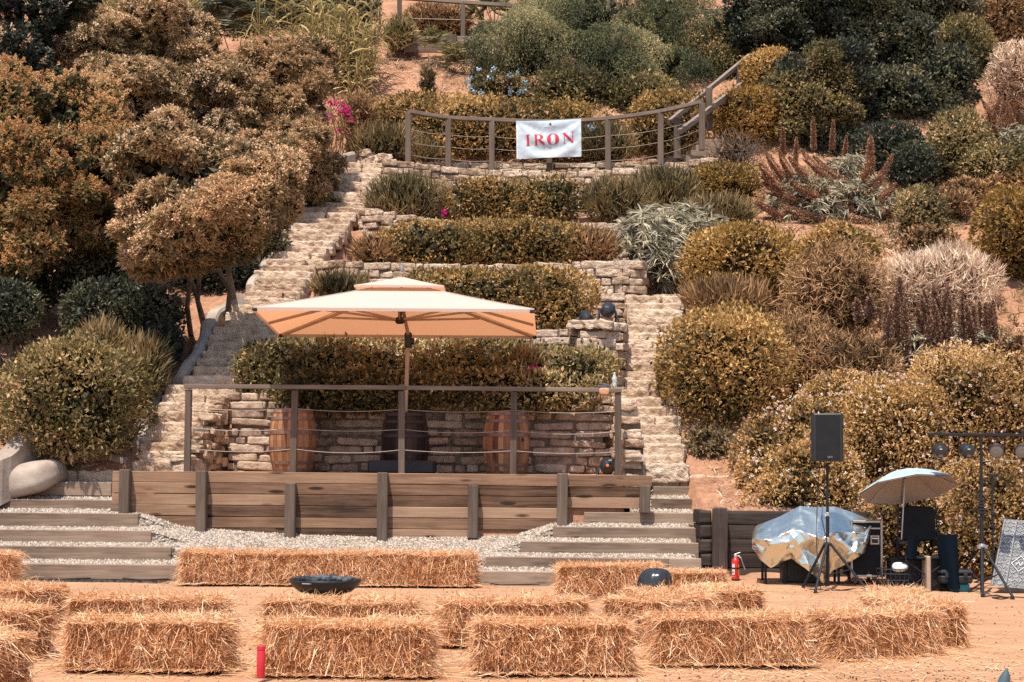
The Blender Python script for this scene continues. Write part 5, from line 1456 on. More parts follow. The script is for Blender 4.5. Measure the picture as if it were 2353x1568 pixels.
def leafy(blobs, seed, dens=420, L=.075, W=.045, base=.5, patch=.5, rnd=.6, up=.25, out=.6, lump=.19, lf=2.2, inner=.33, do_core=True, cs=.74):
    r = np.random.default_rng(seed); mb = MB()
    L, W = L * .84, W * .84
    p, N = shell(blobs, dens * 1.5, r, lump, lf, inner)
    h = holes(p, r); p, N = p[h], N[h]; n = len(p)
    p = p + N * (np.where(r.random(n) < .07, r.uniform(.0, .16, n), 0) * (N[:, 2] > -.3))[:, None]
    d = nrm(N * out + r.normal(0, .6, p.shape) + [0, 0, up])
    add_leaves(mb, p, d, L * 1.12 * r.uniform(.6, 1.5, n), W * r.uniform(.7, 1.3, n), r, tnoise(p, r, base, patch, rnd))
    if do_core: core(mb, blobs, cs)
    return mb
def spiky(blobs, seed, dens=260, L=.20, W=.022, base=.45, patch=.4, rnd=.5, up=.9, out=.55, rand=.35, lump=.14, inner=.35, droop=.05, cs=.72):
    r = np.random.default_rng(seed); mb = MB()
    p, N = shell(blobs, dens, r, lump, 2.2, inner)
    cl = fbm(p, 3.5, 2)[:, None]
    d = nrm(N * out + r.normal(0, rand, p.shape) + np.array([0, 0, up]))
    add_blades(mb, p - d * L * .3, d, L * r.uniform(.6, 1.4, len(p)), W * r.uniform(.7, 1.3, len(p)), r, tnoise(p, r, base, patch, rnd, 1.6), droop, 2)
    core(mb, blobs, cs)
    return mb
def rosettes(blobs, seed, dens=60, n=9, L=.15, W=.036, bloom=.8, bsz=.035, bn=14, base=.5, lump=.14, lf=1.4, inner=.25, cone=0.0, do_core=True, bloom_noise=.9):
    """whorls of leaves at the twig tips, with puffs of small flowers"""
    r = np.random.default_rng(seed); lv = MB(); fl = MB()
    p, N = shell(blobs, dens, r, lump, lf, inner)
    ax = nrm(N * .7 + r.normal(0, .35, p.shape) + [0, 0, .75])
    m = len(p)
    P2 = np.repeat(p, n, 0); A2 = np.repeat(ax, n, 0)
    d = nrm(A2 * r.uniform(-.1, .9, (m * n, 1)) + nrm(np.cross(A2, r.normal(0, 1, A2.shape))) * .9)
    t0 = np.repeat(tnoise(p, r, base, .5, .3), n) + .3 * (r.random(m * n) - .5)
    add_leaves(lv, P2 + r.normal(0, .02, P2.shape), d, L * r.uniform(.6, 1.3, m * n), W * r.uniform(.7, 1.3, m * n), r, t0)
    sel = (r.random(m) < bloom * np.clip((fbm(p + 9, bloom_noise, 2) - .25) * 2.6, .15, 1)) & (N[:, 2] > -.55)
    q, a = p[sel], ax[sel]; k = len(q)
    if k:
        Q = np.repeat(q, bn, 0); A = np.repeat(a, bn, 0)
        if cone > 0:
            h = r.random((k * bn, 1)) ** .7
            off = A * h * cone + nrm(r.normal(0, 1, Q.shape)) * (1 - h) * cone * .34
            Q = Q + A * .04 + off
        else:
            Q = Q + A * .05 + nrm(r.normal(0, 1, Q.shape)) * r.random((k * bn, 1)) ** .5 * bsz * 1.9
        add_leaves(fl, Q - A * bsz * .3, nrm(r.normal(0, 1, Q.shape) + A * .8), bsz * r.uniform(.7, 1.3, k * bn), bsz * .8, r, np.repeat(tnoise(q, r, .5, .5, .3, .6), bn) + .35 * (r.random(k * bn) - .5))
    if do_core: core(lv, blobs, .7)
    return lv, fl
def clumps(blobs, seed, dens, rmin, rmax, flat=.75):
    r = np.random.default_rng(seed); p, N = shell(blobs, dens, r, .28, .9, .38, .4)
    out = []
    for q in p:
        s_ = rmin + (rmax - rmin) * r.random() ** 1.7; out.append((q, np.array([s_, s_, s_ * flat]) * r.uniform(.75, 1.3, 3), 2.0))
    return out
def plant(name, label, cat, group, parts, base=None):
    """parts: list of (part name, MB, material); one part alone becomes the thing's own mesh"""
    if base is None:
        v = np.concatenate(parts[0][1].v); base = [v[:, 0].mean(), v[:, 1].mean(), v[:, 2].min()]
    if len(parts) == 1:
        return tag(parts[0][1].build(name, M[parts[0][2]], loc=base), label, cat, group)
    root = thing(name, label, cat, base, group)
    for (pn, mb, mt) in parts:
        if mb.n: mb.build(pn, M[mt], root)
    return root
def stems(base, tips, r0=.03, r1=.012, bend=.2, seed=0):
    r = np.random.default_rng(seed); mb = MB()
    for tp_ in tips:
        tp_ = np.asarray(tp_, float); b_ = np.asarray(base, float) + r.normal(0, .06, 3) * [1, 1, 0]
        m1 = b_ + (tp_ - b_) * .35 + r.normal(0, bend * .3, 3); m2 = b_ + (tp_ - b_) * .7 + r.normal(0, bend * .3, 3)
        mb.tube([b_, m1, m2, tp_], [r0, r0 * .8, (r0 + r1) / 2, r1], 7)
    return mb
def under(blobs, n=6, seed=0, rr=.03):
    """woody stems inside a shrub, from the ground up into the crown"""
    r = np.random.default_rng(seed); c, rad, e = blobs[0]
    gz = min(tz(c[0], c[1]), c[2] - rad[2] * .2); tips = [c + rad * r.uniform(-.6, .6, 3) for _ in range(n)]
    return stems((c[0], c[1], gz - .1), tips, rr, .012, .3, seed)
HG = "clipped hedges on the stone terraces"; RG = "rosemary bushes on the terraces"; SG = "shrubs on the slope"

# clipped hedges of the terraces
bl = [B(550, 788, 760, 935, 29.0, .75, 3), B(640, 774, 985, 925, 29.1, .8, 3.2), B(930, 780, 1220, 930, 29.1, .8, 3), B(1150, 800, 1408, 925, 29.0, .72, 3), B(610, 850, 1010, 946, 28.1, .33, 2.6), B(970, 850, 1395, 944, 28.1, .31, 2.6)]
plant("hedge", "long clipped hedge hanging over the wall behind the barrels", "hedge", HG, [("foliage", leafy(bl, 101, 620, .085, .055, .46), 'hedge_green'), ("stem", under(bl[1:], 8, 1), 'bark')])
bl = [B(925, 624, 1190, 770, 31.5, .8, 3.5), B(1120, 622, 1364, 760, 31.4, .8, 4)]
plant("hedge", "clipped hedge just above the parasol top, ending square by the floor lights", "hedge", HG, [("foliage", leafy(bl, 102, 600, .08, .05, .48), 'hedge'), ("stem", under(bl, 8, 2), 'bark')])
bl = [B(868, 513, 1120, 618, 34.4, .8, 3.2), B(1040, 508, 1348, 614, 34.4, .85, 3.4)]
plant("hedge", "rust tinged clipped hedge on the middle terrace with a flat top", "hedge", HG, [("foliage", leafy(bl, 103, 560, .08, .052, .62), 'hedge'), ("stem", under(bl, 8, 3), 'bark')])
bl = [B(1015, 412, 1210, 508, 37.2, .7, 3), B(1150, 410, 1350, 508, 37.2, .7, 3)]
plant("hedge", "low clipped hedge directly under the topmost stone wall", "hedge", HG, [("foliage", leafy(bl, 104, 520, .08, .05, .55), 'hedge'), ("stem", under(bl, 6, 4), 'bark')])
bl = [B(830, 218, 1050, 375, 42.2, 1.0, 2.6), B(980, 222, 1240, 380, 42.0, 1.0, 3), B(1150, 236, 1420, 382, 41.8, .9, 3)]
plant("hedge", "tall clipped hedge behind the banner and the upper railing", "hedge", HG, [("foliage", leafy(bl, 105, 460, .085, .055, .52), 'hedge'), ("stem", under(bl, 6, 5), 'bark')])
bl = [B(1425, 214, 1640, 370, 42.0, .9, 2.4)]
plant("shrub", "rounded olive shrub behind the railing where the handrail begins", "shrub", SG, [("foliage", leafy(bl, 106, 460, .085, .055, .55), 'hedge'), ("stem", under(bl, 6, 6), 'bark')])
# rosemary
for i, (lb, bl, mt) in enumerate((
    ("brownish rosemary bush beside the long stair under the topmost wall", [B(842, 408, 1035, 522, 37.0, .65, 2.2)], 'rosemary'),
    ("wide rosemary bush at the far end of the hedge under the topmost wall", [B(1335, 412, 1500, 520, 36.9, .6, 2.2), B(1440, 385, 1610, 505, 37.6, .7, 2.2)], 'rosemary'),
    ("small rosemary bush poking out beside the parasol vent cap", [B(715, 632, 850, 690, 32.0, .5, 2)], 'rosemary'),
    ("rosemary tuft growing out of the hedge behind the barrels", [B(1160, 797, 1262, 895, 28.6, .38, 2)], 'rosemary'),
    ("rosemary mound below the railing post near the pink blossom", [B(795, 288, 965, 372, 41.2, .6, 2.2), B(930, 325, 1010, 378, 40.9, .4, 2.2)], 'rosemary'),
    ("rosemary mound behind the railing just beyond the banner", [B(1330, 288, 1460, 378, 41.0, .5, 2.2)], 'rosemary'),
    ("brown rosemary clump above the big clipped round hedge", [B(1565, 645, 1780, 730, 31.5, .7, 2)], 'drybrown'),
    ("sunlit rosemary bush behind the round bush by the plaster kerb", [B(180, 742, 285, 830, 28.9, .5, 2.2), B(255, 775, 390, 880, 28.9, .5, 2.2), B(300, 800, 385, 910, 28.8, .4, 2.2)], 'rosemary'),
    ("dull rosemary clump under the red twigs below the yellow shrub", [B(1570, 452, 1740, 525, 37.0, .6, 2)], 'rosemary'))):
    plant("rosemary_bush", lb, "rosemary", RG, [("foliage", spiky(bl, 120 + i, 420, .22, .026), mt), ("stem", under(bl, 5, 20 + i, .02), 'bark')])
for i, (lb, bl) in enumerate((("reddish spreading shrub at the stair end of the rust tinged hedge", [B(805, 545, 920, 612, 34.0, .5, 2)]), ("reddish loose shrub between the rust tinged hedge and the silvery bush", [B(1285, 525, 1430, 612, 34.2, .5, 2)]))):
    plant("shrub", lb, "shrub", SG, [("foliage", spiky(bl, 140 + i, 420, .15, .03, .55, up=.6), 'drybrown'), ("stem", under(bl, 5, 40 + i), 'bark')])

# the slope beside the short stair
SHR = [
 ("big clipped round hedge beside the short stair", [B(1512, 714, 1815, 1006, 29.6, 1.2, 2.7)], 'hedge', 620, .085, .6),
 ("rust orange shrub above the brown rosemary clump", [B(1556, 520, 1840, 690, 33.6, 1.2, 2.3)], 'rust', 480, .085, .45),
 ("small yellow round shrub below the dead grey twigs", [B(1566, 376, 1748, 480, 38.2, .8, 2.3)], 'rust', 520, .075, .45),
 ("yellow green leafy shrub among the reclining flower spikes and the brown thicket", [B(1830, 520, 2010, 640, 33.6, .8, 2.2)], 'hedge', 420, .1, .5),
 ("green mounded shrub below the dark oak's shadow", [B(2050, 430, 2175, 560, 36.5, .7, 2.2)], 'hedge_green', 480, .07, .3),
 ("rust yellow shrub at the frame edge above the pale dry bush", [B(2238, 430, 2420, 660, 35.0, 1.1, 2.2)], 'rust', 480, .09, .45),
 ("small grey green shrub at the foot of the big clipped round hedge", [B(1566, 985, 1690, 1068, 28.4, .5, 2.2)], 'dusty', 500, .07, .55),
 ("yellow shrub tall beside the upper handrail under the oak", [B(1640, 200, 1790, 340, 42.6, .9, 2.2), B(1700, 112, 1835, 250, 44.0, .9, 2.2)], 'rust', 460, .09, .5),
 ("dark leafy shrub under the hanging sprays of the pepper tree", [B(1190, 160, 1440, 275, 43.9, .7, 2.2), B(1400, 175, 1560, 275, 43.6, .6, 2.2)], 'hedge_green', 340, .1, .32),
 ("green shrub between the handrail and the pepper tree", [B(1520, 62, 1730, 235, 46.5, 1.2, 2.2)], 'hedge_green', 380, .1, .5),
 ("leafy green bush at the frame edge below the oak's outer boughs", [B(2130, 250, 2270, 430, 40.5, 1.2, 2.2), B(2200, 330, 2400, 450, 39.5, 1.0, 2.2)], 'hedge_green', 380, .09, .35),
 ("brown olive thicket at the corner of the frame behind the oak", [B(2180, -40, 2420, 250, 49.0, 1.8, 2.2), B(2120, 150, 2300, 320, 48.0, 1.2, 2.2)], 'drybrown', 360, .10, .42),
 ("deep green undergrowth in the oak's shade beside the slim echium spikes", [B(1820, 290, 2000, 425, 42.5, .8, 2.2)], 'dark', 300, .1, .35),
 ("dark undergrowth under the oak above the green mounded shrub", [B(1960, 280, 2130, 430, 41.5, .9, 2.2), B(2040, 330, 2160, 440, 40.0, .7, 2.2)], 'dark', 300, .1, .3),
 ("olive shrub at the top between the oak and the corner thicket", [B(2130, 40, 2290, 230, 45.5, 1.0, 2.2)], 'hedge_green', 320, .1, .3),
 ("low scrub on the bank below the leafy green bush at the frame edge", [B(2170, 410, 2270, 470, 38.6, .5, 2.2), B(2250, 400, 2400, 450, 38.8, .5, 2.2)], 'drybrown', 380, .08, .5),
 ("dull olive scrub between the green mounded shrub and the pale dry bush", [B(2060, 520, 2200, 600, 34.5, .6, 2.2)], 'drybrown', 380, .08, .5),
 ("low grey shrub on the soil at the frame edge beside the dark spikes", [B(2270, 760, 2400, 900, 29.6, .6, 2.2)], 'drybrown', 380, .07, .55),
]
for i, (lb, bl, mt, dn, L, bs_) in enumerate(SHR):
    plant("shrub" if i else "hedge", lb, "shrub" if i else "hedge", SG, [("foliage", leafy(bl, 200 + i, dn, L, L * .62, bs_), mt), ("stem", under(bl, 6, 60 + i), 'bark')])
# lantana
def lantana(lb, bl, seed):
    r = np.random.default_rng(seed); lv = leafy(bl, seed, 820, .055, .036, .5, lump=.32, lf=1.9, inner=.45); fl = MB()
    p, N = shell(bl, 26, r, .2, 2.4, .02); k = 11
    sel = N[:, 1] < .4; p, N = p[sel], N[sel]
    Q = np.repeat(p + N * .04, k, 0) + nrm(r.normal(0, 1, (len(p) * k, 3))) * .017
    add_leaves(fl, Q, nrm(r.normal(0, 1, Q.shape)), .022, .021, r, np.repeat(r.random(len(p)), k) + .3 * (r.random(len(Q)) - .5))
    plant("flowering_shrub", lb, "flowering shrub", "lantana shrubs behind the stage gear", [("foliage", lv, 'lantana'), ("blossom", fl, 'petal'), ("stem", under(bl, 6, seed), 'bark')])
lantana("orange green lantana with pale flowers between the short stair and the loudspeaker", [B(1690, 945, 1880, 1165, 27.6, .8, 2.2), B(1760, 905, 1990, 1120, 27.9, .8, 2.2), B(1735, 1015, 1990, 1172, 26.15, .45, 2.2), B(1690, 1040, 1800, 1150, 26.7, .4, 2.2), B(1715, 1085, 2010, 1186, 25.75, .27, 2.4)], 301)
lantana("broad lantana full of pale flowers behind the loudspeaker and the stage lamps", [B(1900, 870, 2180, 1200, 27.2, 1.0, 2.2), B(2050, 800, 2420, 1120, 28.0, 1.2, 2.3), B(1820, 860, 2100, 1050, 28.6, .8, 2.2)], 302)
lantana("lantana hanging low behind the camping chair and lighting stand", [B(1985, 1090, 2200, 1345, 25.6, .6, 2.5), B(2130, 1060, 2420, 1350, 25.7, .7, 2.5), B(2050, 1200, 2420, 1362, 25.3, .35, 2.5)], 303)

# dry thickets
bl = [B(1660, 720, 1960, 930, 30.4, 1.0, 2.1), B(1780, 560, 2060, 800, 31.6, 1.0, 2.1), B(1800, 760, 2080, 940, 29.6, .8, 2.1)]
plant("dry_shrub", "large dry brown twiggy thicket above the loudspeaker", "dry shrub", SG, [("foliage", spiky(bl, 320, 620, .13, .018, .55, .5, .6, .4, .5, .7, .2, .45), 'drybrown'), ("twig", under(bl, 22, 80, .012), 'drybrown')])
bl = [B(1995, 575, 2300, 740, 31.6, 1.0, 2.1), B(2100, 560, 2260, 680, 32.2, .8, 2.1)]
plant("dry_shrub", "pale bleached dry bush behind the dark flower spikes", "dry shrub", SG, [("foliage", spiky(bl, 321, 560, .15, .016, .6, .4, .6, .7, .7, .6, .22, .4), 'drywhite'), ("twig", under(bl, 30, 81, .01), 'drywhite')])
bl = [B(2262, 95, 2420, 270, 43.0, .9, 2.1)]
plant("dry_shrub", "pale blossoming bush at the frame edge high beside the oak", "dry shrub", SG, [("foliage", spiky(bl, 322, 420, .13, .026, .55, .4, .6, .5, .6, .7, .25, .4), 'drywhite'), ("twig", under(bl, 20, 82, .012), 'drybrown')])
bl = [B(1620, 300, 1755, 405, 39.6, .6, 2.1)]
r = np.random.default_rng(90); c = bl[0][0]
plant("dead_shrub", "leafless grey twiggy shrub beside the end of the upper railing", "dead shrub", SG, [("twig", stems((c[0], c[1], c[2] - bl[0][1][2]), [c + bl[0][1] * nrm(r.normal(0, 1, 3) + [0, 0, .7]) * r.uniform(.7, 1.25) for _ in range(120)], .012, .005, .5, 3), 'bark'), ("foliage", spiky(bl, 323, 90, .14, .012, .4, up=.5, cs=.3), 'drybrown')])

# silvery strap leaf bush and echium
def strapbush(lb, bl, seed, dens=26, n=16, L=.30, W=.030, name="silver_bush"):
    r = np.random.default_rng(seed); mb = MB(); p, N = shell(bl, dens, r, .18, 2, .25)
    P2 = np.repeat(p, n, 0); A = np.repeat(nrm(N * .6 + [0, -.1, .7] + r.normal(0, .25, p.shape)), n, 0)
    d = nrm(A * r.uniform(0, 1, (len(P2), 1)) + nrm(np.cross(A, r.normal(0, 1, A.shape))) * .85)
    add_blades(mb, P2, d, L * r.uniform(.6, 1.2, len(P2)), W, r, np.repeat(r.uniform(.25, .8, len(p)), n) + .4 * (r.random(len(P2)) - .5), .35, 3)
    return mb
bl = [B(1412, 478, 1560, 640, 34.6, .8, 2.1), B(1500, 472, 1665, 600, 35.2, .8, 2.1), B(1470, 560, 1570, 668, 34.2, .5, 2.1)]
m_ = strapbush("", bl, 330); core(m_, bl, .6)
plant("silver_bush", "silvery strap leaved bush spilling over the end of a terrace wall", "silver bush", SG, [("foliage", m_, 'silver'), ("stem", under(bl, 6, 91), 'bark')])
def spike(base, d, L, rad, r, base_t=.5):
    mb = MB(); n = int(L * 700); d = nrm(np.asarray(d, float)); R = axes(d, (1, .2, 0))
    mb.lathe([(0, 0), (rad * .5, L * .08), (rad * .55, L * .4), (rad * .3, L * .85), (0, L * .98)], base, 9, R, .0)
    base = np.asarray(base, float)
    h = (np.arange(n) + r.random(n)) / n; a = np.arange(n) * 2.399; rr = rad * np.interp(h, [0, .12, .45, .85, 1], [.75, 1, .95, .5, .08])
    rr = rr * r.uniform(.7, 1.12, n); p = np.stack([rr * np.cos(a), rr * np.sin(a), h * L], -1) @ R.T + base + np.outer(h ** 2, [0, 0, L * r.uniform(0, .22)])
    dd = nrm(np.stack([np.cos(a), np.sin(a), .5 + 0 * a], -1) @ R.T + r.normal(0, .25, (n, 3)))
    add_leaves(mb, p - dd * .012, dd, .04, .032, r, base_t + .8 * (r.random(n) - .5) * (r.random(n) > .4) + .45 * (r.random(n) > .85), .3)
    return mb
def echium(lb, sp, bl, seed, mt='spike', rad=.08, lv_mt='silver', dens=20):
    r = np.random.default_rng(seed); v = strapbush("", bl, seed, dens * 2.2, 14, .20, .028); core(v, bl, .5)
    c = bl[0][0]; root = thing("echium", lb, "echium", (c[0], c[1], tz(c[0], c[1])), "echium plants with tall flower spikes")
    v.build("foliage", M[lv_mt], root)
    for (x0, y0, x1, y1, Y) in sp:
        a, b = P(x0, y0, Y), P(x1, y1, Y - .05); L = np.linalg.norm(b - a)
        spike(a, b - a, L, rad * r.uniform(.8, 1.2), r, r.uniform(.3, .55)).build("flower_spike", M[mt], root)
r = np.random.default_rng(17); sp = []
for i in range(27):
    x = r.uniform(2035, 2318); top = np.interp(x, [2035, 2070, 2120, 2250, 2320], [690, 640, 655, 665, 745]) + r.uniform(0, 95); L = r.uniform(80, 125)
    sp.append((x + r.uniform(-12, 22), top + L, x, top, 29.9 - (top - 640) / 95 * .35 + r.uniform(-.1, .1)))
sp += [(1975, 742, 1968, 690, 30.2), (2002, 735, 1998, 685, 30.2), (2072, 720, 2066, 636, 30.3)]
echium("echium crowded with upright dark purple spikes below the pale dry bush", sp, [B(2040, 740, 2200, 850, 30.1, .6, 2.1), B(2150, 740, 2320, 860, 30.1, .6, 2.1)], 340)
sp = []
for (x0, y0, x1, y1) in ((1800, 415, 1760, 360), (1830, 430, 1790, 360), (1862, 420, 1812, 362), (1910, 418, 1840, 362), (1960, 430, 1868, 378), (1850, 470, 1752, 440), (1880, 455, 1815, 425), (1930, 448, 1870, 440), (1800, 500, 1738, 470), (1840, 520, 1745, 512), (1900, 500, 1830, 530), (1960, 470, 1905, 480), (1980, 415, 2010, 370), (2010, 430, 2052, 368), (1990, 440, 2030, 410), (2020, 460, 2060, 430), (1950, 500, 2000, 520), (1900, 540, 1850, 552), (1930, 525, 1960, 480), (1998, 400, 2001, 322), (1800, 440, 1750, 410), (1870, 500, 1795, 485), (2030, 500, 2058, 480), (1780, 420, 1745, 385), (1985, 520, 1940, 545)):
    sp.append((x0, y0, x1, y1, 37.6 + r.uniform(-.5, .3)))
echium("echium with rust coloured spikes sprawling sideways under the dark oak", sp, [B(1770, 400, 1960, 535, 38.0, .7, 2.1), B(1900, 415, 2055, 535, 38.0, .7, 2.1)], 341, 'spikerust', .085, 'silver', 16)
bl = [B(1755, 395, 1950, 540, 38.8, .6, 2.1), B(1880, 430, 2050, 545, 38.7, .6, 2.1)]
plant("dry_shrub", "brown brush growing up through the sprawling rust coloured echium", "dry shrub", SG, [("foliage", spiky(bl, 345, 420, .14, .028, .5, .5, .6, .5, .6, .6, .25, .4), 'drybrown'), ("twig", under(bl, 14, 86, .012), 'drybrown')])
sp = [(1870, 345, 1868, 272, 40.0), (1912, 345, 1915, 282, 40.1), (1940, 370, 1945, 318, 39.8), (1828, 380, 1830, 320, 39.6), (1800, 360, 1798, 300, 40)]
echium("echium with a pale leaf mound and slim spikes in the oak's shadow", sp, [B(1900, 360, 1995, 425, 39.2, .45, 2.1)], 342, 'spikerust', .055, 'silver', 24)
sp = [(2250 + r.uniform(0, 100), y + r.uniform(50, 75), 2250 + r.uniform(-8, 100), y, 41 - (y - 240) * .006) for y in np.linspace(235, 345, 20)]
echium("echium with brown spikes at the frame edge above the leafy green bush", sp, [B(2240, 290, 2400, 400, 41.0, .6, 2.1)], 343, 'spikerust', .06)

# trees
def trunk(pts, r0, r1, mt='bark'):
    mb = MB(); mb.tube(pts, np.linspace(r0, r1, len(pts)), 9); return mb
DK = [B(1690, -60, 1960, 210, 46.0, 1.7, 2.1), B(1880, -120, 2230, 200, 47.5, 2.0, 2.1), B(1720, 160, 1960, 330, 43.4, 1.1, 2.1), B(1930, 120, 2200, 370, 46.5, 1.5, 2.1), B(1840, 110, 1960, 260, 43.0, .8, 2.1), B(2080, 180, 2190, 340, 44.0, .9, 2.1), B(1990, 50, 2150, 230, 45.0, 1.0, 2.1), B(1650, 20, 1760, 150, 46.5, 1.0, 2.1), B(1880, 230, 2060, 400, 46.0, 1.2, 2.1), B(2030, 260, 2190, 420, 46.0, 1.2, 2.1), B(1750, 230, 1900, 400, 45.0, 1.0, 2.1), B(2120, 60, 2260, 260, 47.0, 1.1, 2.1)]
DK += [B(1960, 150, 2140, 320, 43.8, .9, 2.1), B(2060, 90, 2210, 260, 44.6, .9, 2.1), B(1900, -40, 2060, 120, 44.8, 1.0, 2.1), B(1760, -30, 1900, 110, 45.0, 1.0, 2.1), B(1720, -60, 2200, 260, 47.6, 1.3, 2.4), B(1790, 150, 2190, 420, 47.2, 1.0, 2.4)]
cl_k = clumps(DK[:16], 401, 2.6, .22, .62)
c = P(1985, 390, 45.5); base = np.array([c[0], 45.5, tz(c[0], 45.5) - .2])
tk = trunk([base, base + [.1, .1, 1.2], base + [-.1, .2, 2.4], base + [.1, .3, 4]], .28, .14)
for q, rr, _ in DK: tk.tube([base + [0, .1, 1.3], (base + [0, .1, 2.0]) * .5 + q * .5 + [0, 0, .3], q], [.12, .08, .03], 7)
plant("oak_tree", "large dark evergreen oak filling the top beside the handrail", "tree", "trees on the slope", [("crown", leafy(cl_k + DK, 402, 230, .10, .066, .42, .5, .6, .2, .6, .12, 2, .2, True, .66), 'dark'), ("trunk", tk, 'bark')], base)
bl = [B(1845, 112, 1970, 285, 42.6, .8, 2.1), B(1770, 170, 1890, 330, 42.4, .7, 2.1)]
plant("shrub", "glossy lit shrub bulging out in front of the dark oak", "shrub", SG, [("foliage", leafy(clumps(bl, 9, 3, .25, .45) + bl, 403, 330, .085, .055, .45, do_core=True, cs=.6), 'hedge_green'), ("stem", under(bl, 6, 97), 'bark')])
# pepper tree: hanging feathery sprays
PK = [B(1110, 20, 1330, 240, 45.5, 1.3, 2.1), B(1220, -60, 1480, 180, 46.5, 1.6, 2.1), B(1290, 60, 1530, 265, 45.0, 1.3, 2.1), B(1420, -40, 1600, 160, 47.0, 1.4, 2.1), B(1470, 80, 1640, 250, 46.0, 1.2, 2.1), B(1160, -40, 1300, 100, 47.5, 1.0, 2.1)]
r = np.random.default_rng(410); lv = MB(); cl_p = clumps(PK, 411, 2.4, .22, .7, .7)
p, N = shell(cl_p, 150, r, .2, 2, .5, .4); hk = holes(p, r, 1.1, .47, .10); p, N = p[hk], N[hk]
d = nrm(N * .8 + [0, 0, -.15] + r.normal(0, .4, p.shape))
n = 9
for i in range(n):
    t = i / (n - 1); q = p + d * .24 * t - np.array([0, 0, 1.0]) * .30 * t * t * .9
    dd = nrm(d * .5 + r.normal(0, .6, p.shape) + [0, 0, -.6])
    add_leaves(lv, q, dd, .085, .022, r, tnoise(p, r, .45, .9, .6, .7))
core(lv, PK, .62)
c = P(1410, 270, 46); base = np.array([c[0], 46, tz(c[0], 46) - .2]); tk = trunk([base, base + [.05, 0, 1], base + [-.15, .1, 2.0]], .2, .13)
for q, rr, _ in PK: tk.tube([base + [-.05, 0, 1.4], (base + [0, 0, 2]) * .45 + q * .55, q + [0, 0, .3]], [.09, .06, .02], 7)
plant("pepper_tree", "feathery green pepper tree with hanging sprays above the banner", "tree", "trees on the slope", [("crown", lv, 'pepper'), ("trunk", tk, 'bark')], base)
# flowering trees beside the long stair
def bloomtree(lb, bl, base_px, Yb, seed, trunks, bloom, dens=95, base_t=.5, cm=(.15, .42), cd=4.2, fm='bloom', **kw):
    rb = np.random.default_rng(seed + 9); bl = list(bl)
    for (c_, r_, e_) in list(bl):
        for _ in range(3):
            q_ = nrm(rb.normal(0, 1, 3) * [1, .6, 1]); bl.append((c_ + q_ * r_ * rb.uniform(.75, 1.0), r_ * rb.uniform(.3, .55, 3), 2.1))
    ck = clumps(bl, seed, cd * 1.2, *cm); lv, fl = rosettes(ck, seed + 1, dens * .8, 11, .12, .034, bloom, .042, 16, base_t, **kw)
    core(lv, bl, .66)
    c = P(*base_px, Yb); gz = tz(c[0], Yb); base = np.array([c[0], Yb, gz - .15])
    root = thing("flowering_tree", lb, "tree", base, "flowering trees beside the long stair")
    lv.build("crown", M['dusty'], root); fl.build("blossom", M[fm], root)
    r = np.random.default_rng(seed + 2)
    for (px0, py0, px1, py1, Y0, Y1, r0) in trunks:
        a, b = P(px0, py0, Y0), P(px1, py1, Y1); a[2] = min(a[2], tz(a[0], a[1])) - .05
        mb = MB(); m1 = a + (b - a) * .4 + r.normal(0, .07, 3); m2 = a + (b - a) * .75 + r.normal(0, .07, 3)
        mb.tube([a, m1, m2, b], [r0, r0 * .85, r0 * .7, r0 * .5], 9); mb.build("trunk", M['bark'], root)
bloomtree("flowering tree with peach blossom and thin bare trunks leaning over the shaded stair",
          [B(280, 300, 520, 520, 29.4, 1.0, 2.1), B(420, 320, 650, 520, 29.6, 1.0, 2.1), B(290, 420, 500, 580, 29.1, .9, 2.1), B(440, 430, 610, 575, 29.4, .9, 2.1), B(560, 420, 660, 545, 30.2, .7, 2.1), B(390, 470, 560, 585, 29.2, .8, 2.1), B(320, 500, 440, 610, 29.0, .6, 2.1)],
          (480, 690), 32.2, 420, [(522, 692, 490, 545, 32.1, 29.8, .055), (475, 700, 445, 590, 31.9, 29.5, .05), (440, 705, 425, 590, 31.6, 29.3, .05), (545, 660, 515, 520, 32.6, 30.1, .06), (470, 640, 430, 560, 32.0, 29.4, .045)], 1.0, 175, .6)
bloomtree("taller flowering tree with sparse blossom behind the leaning trunks",
          [B(390, 180, 640, 400, 37.3, 1.3, 2.1), B(560, 110, 740, 330, 38.0, 1.2, 2.1), B(600, 270, 765, 470, 37.4, 1.1, 2.1), B(640, 340, 760, 500, 37.9, .8, 2.1), B(500, 300, 660, 470, 36.9, 1.0, 2.1)],
          (640, 480), 37.6, 430, [(640, 490, 610, 330, 37.6, 37.4, .08), (660, 480, 680, 380, 37.9, 37.8, .07)], .9, 150, .5)
bloomtree("grey green flowering tree at the top with few pale blossoms",
          [B(130, 40, 330, 240, 38.0, 1.3, 2.1), B(260, 30, 510, 230, 38.6, 1.4, 2.1), B(190, 150, 420, 360, 37.2, 1.2, 2.1), B(360, 80, 520, 280, 38.6, 1.1, 2.1)],
          (320, 420), 38.0, 440, [(320, 430, 300, 250, 38.1, 37.9, .09), (340, 420, 400, 240, 38.3, 38.5, .08)], .6, 150, .62)
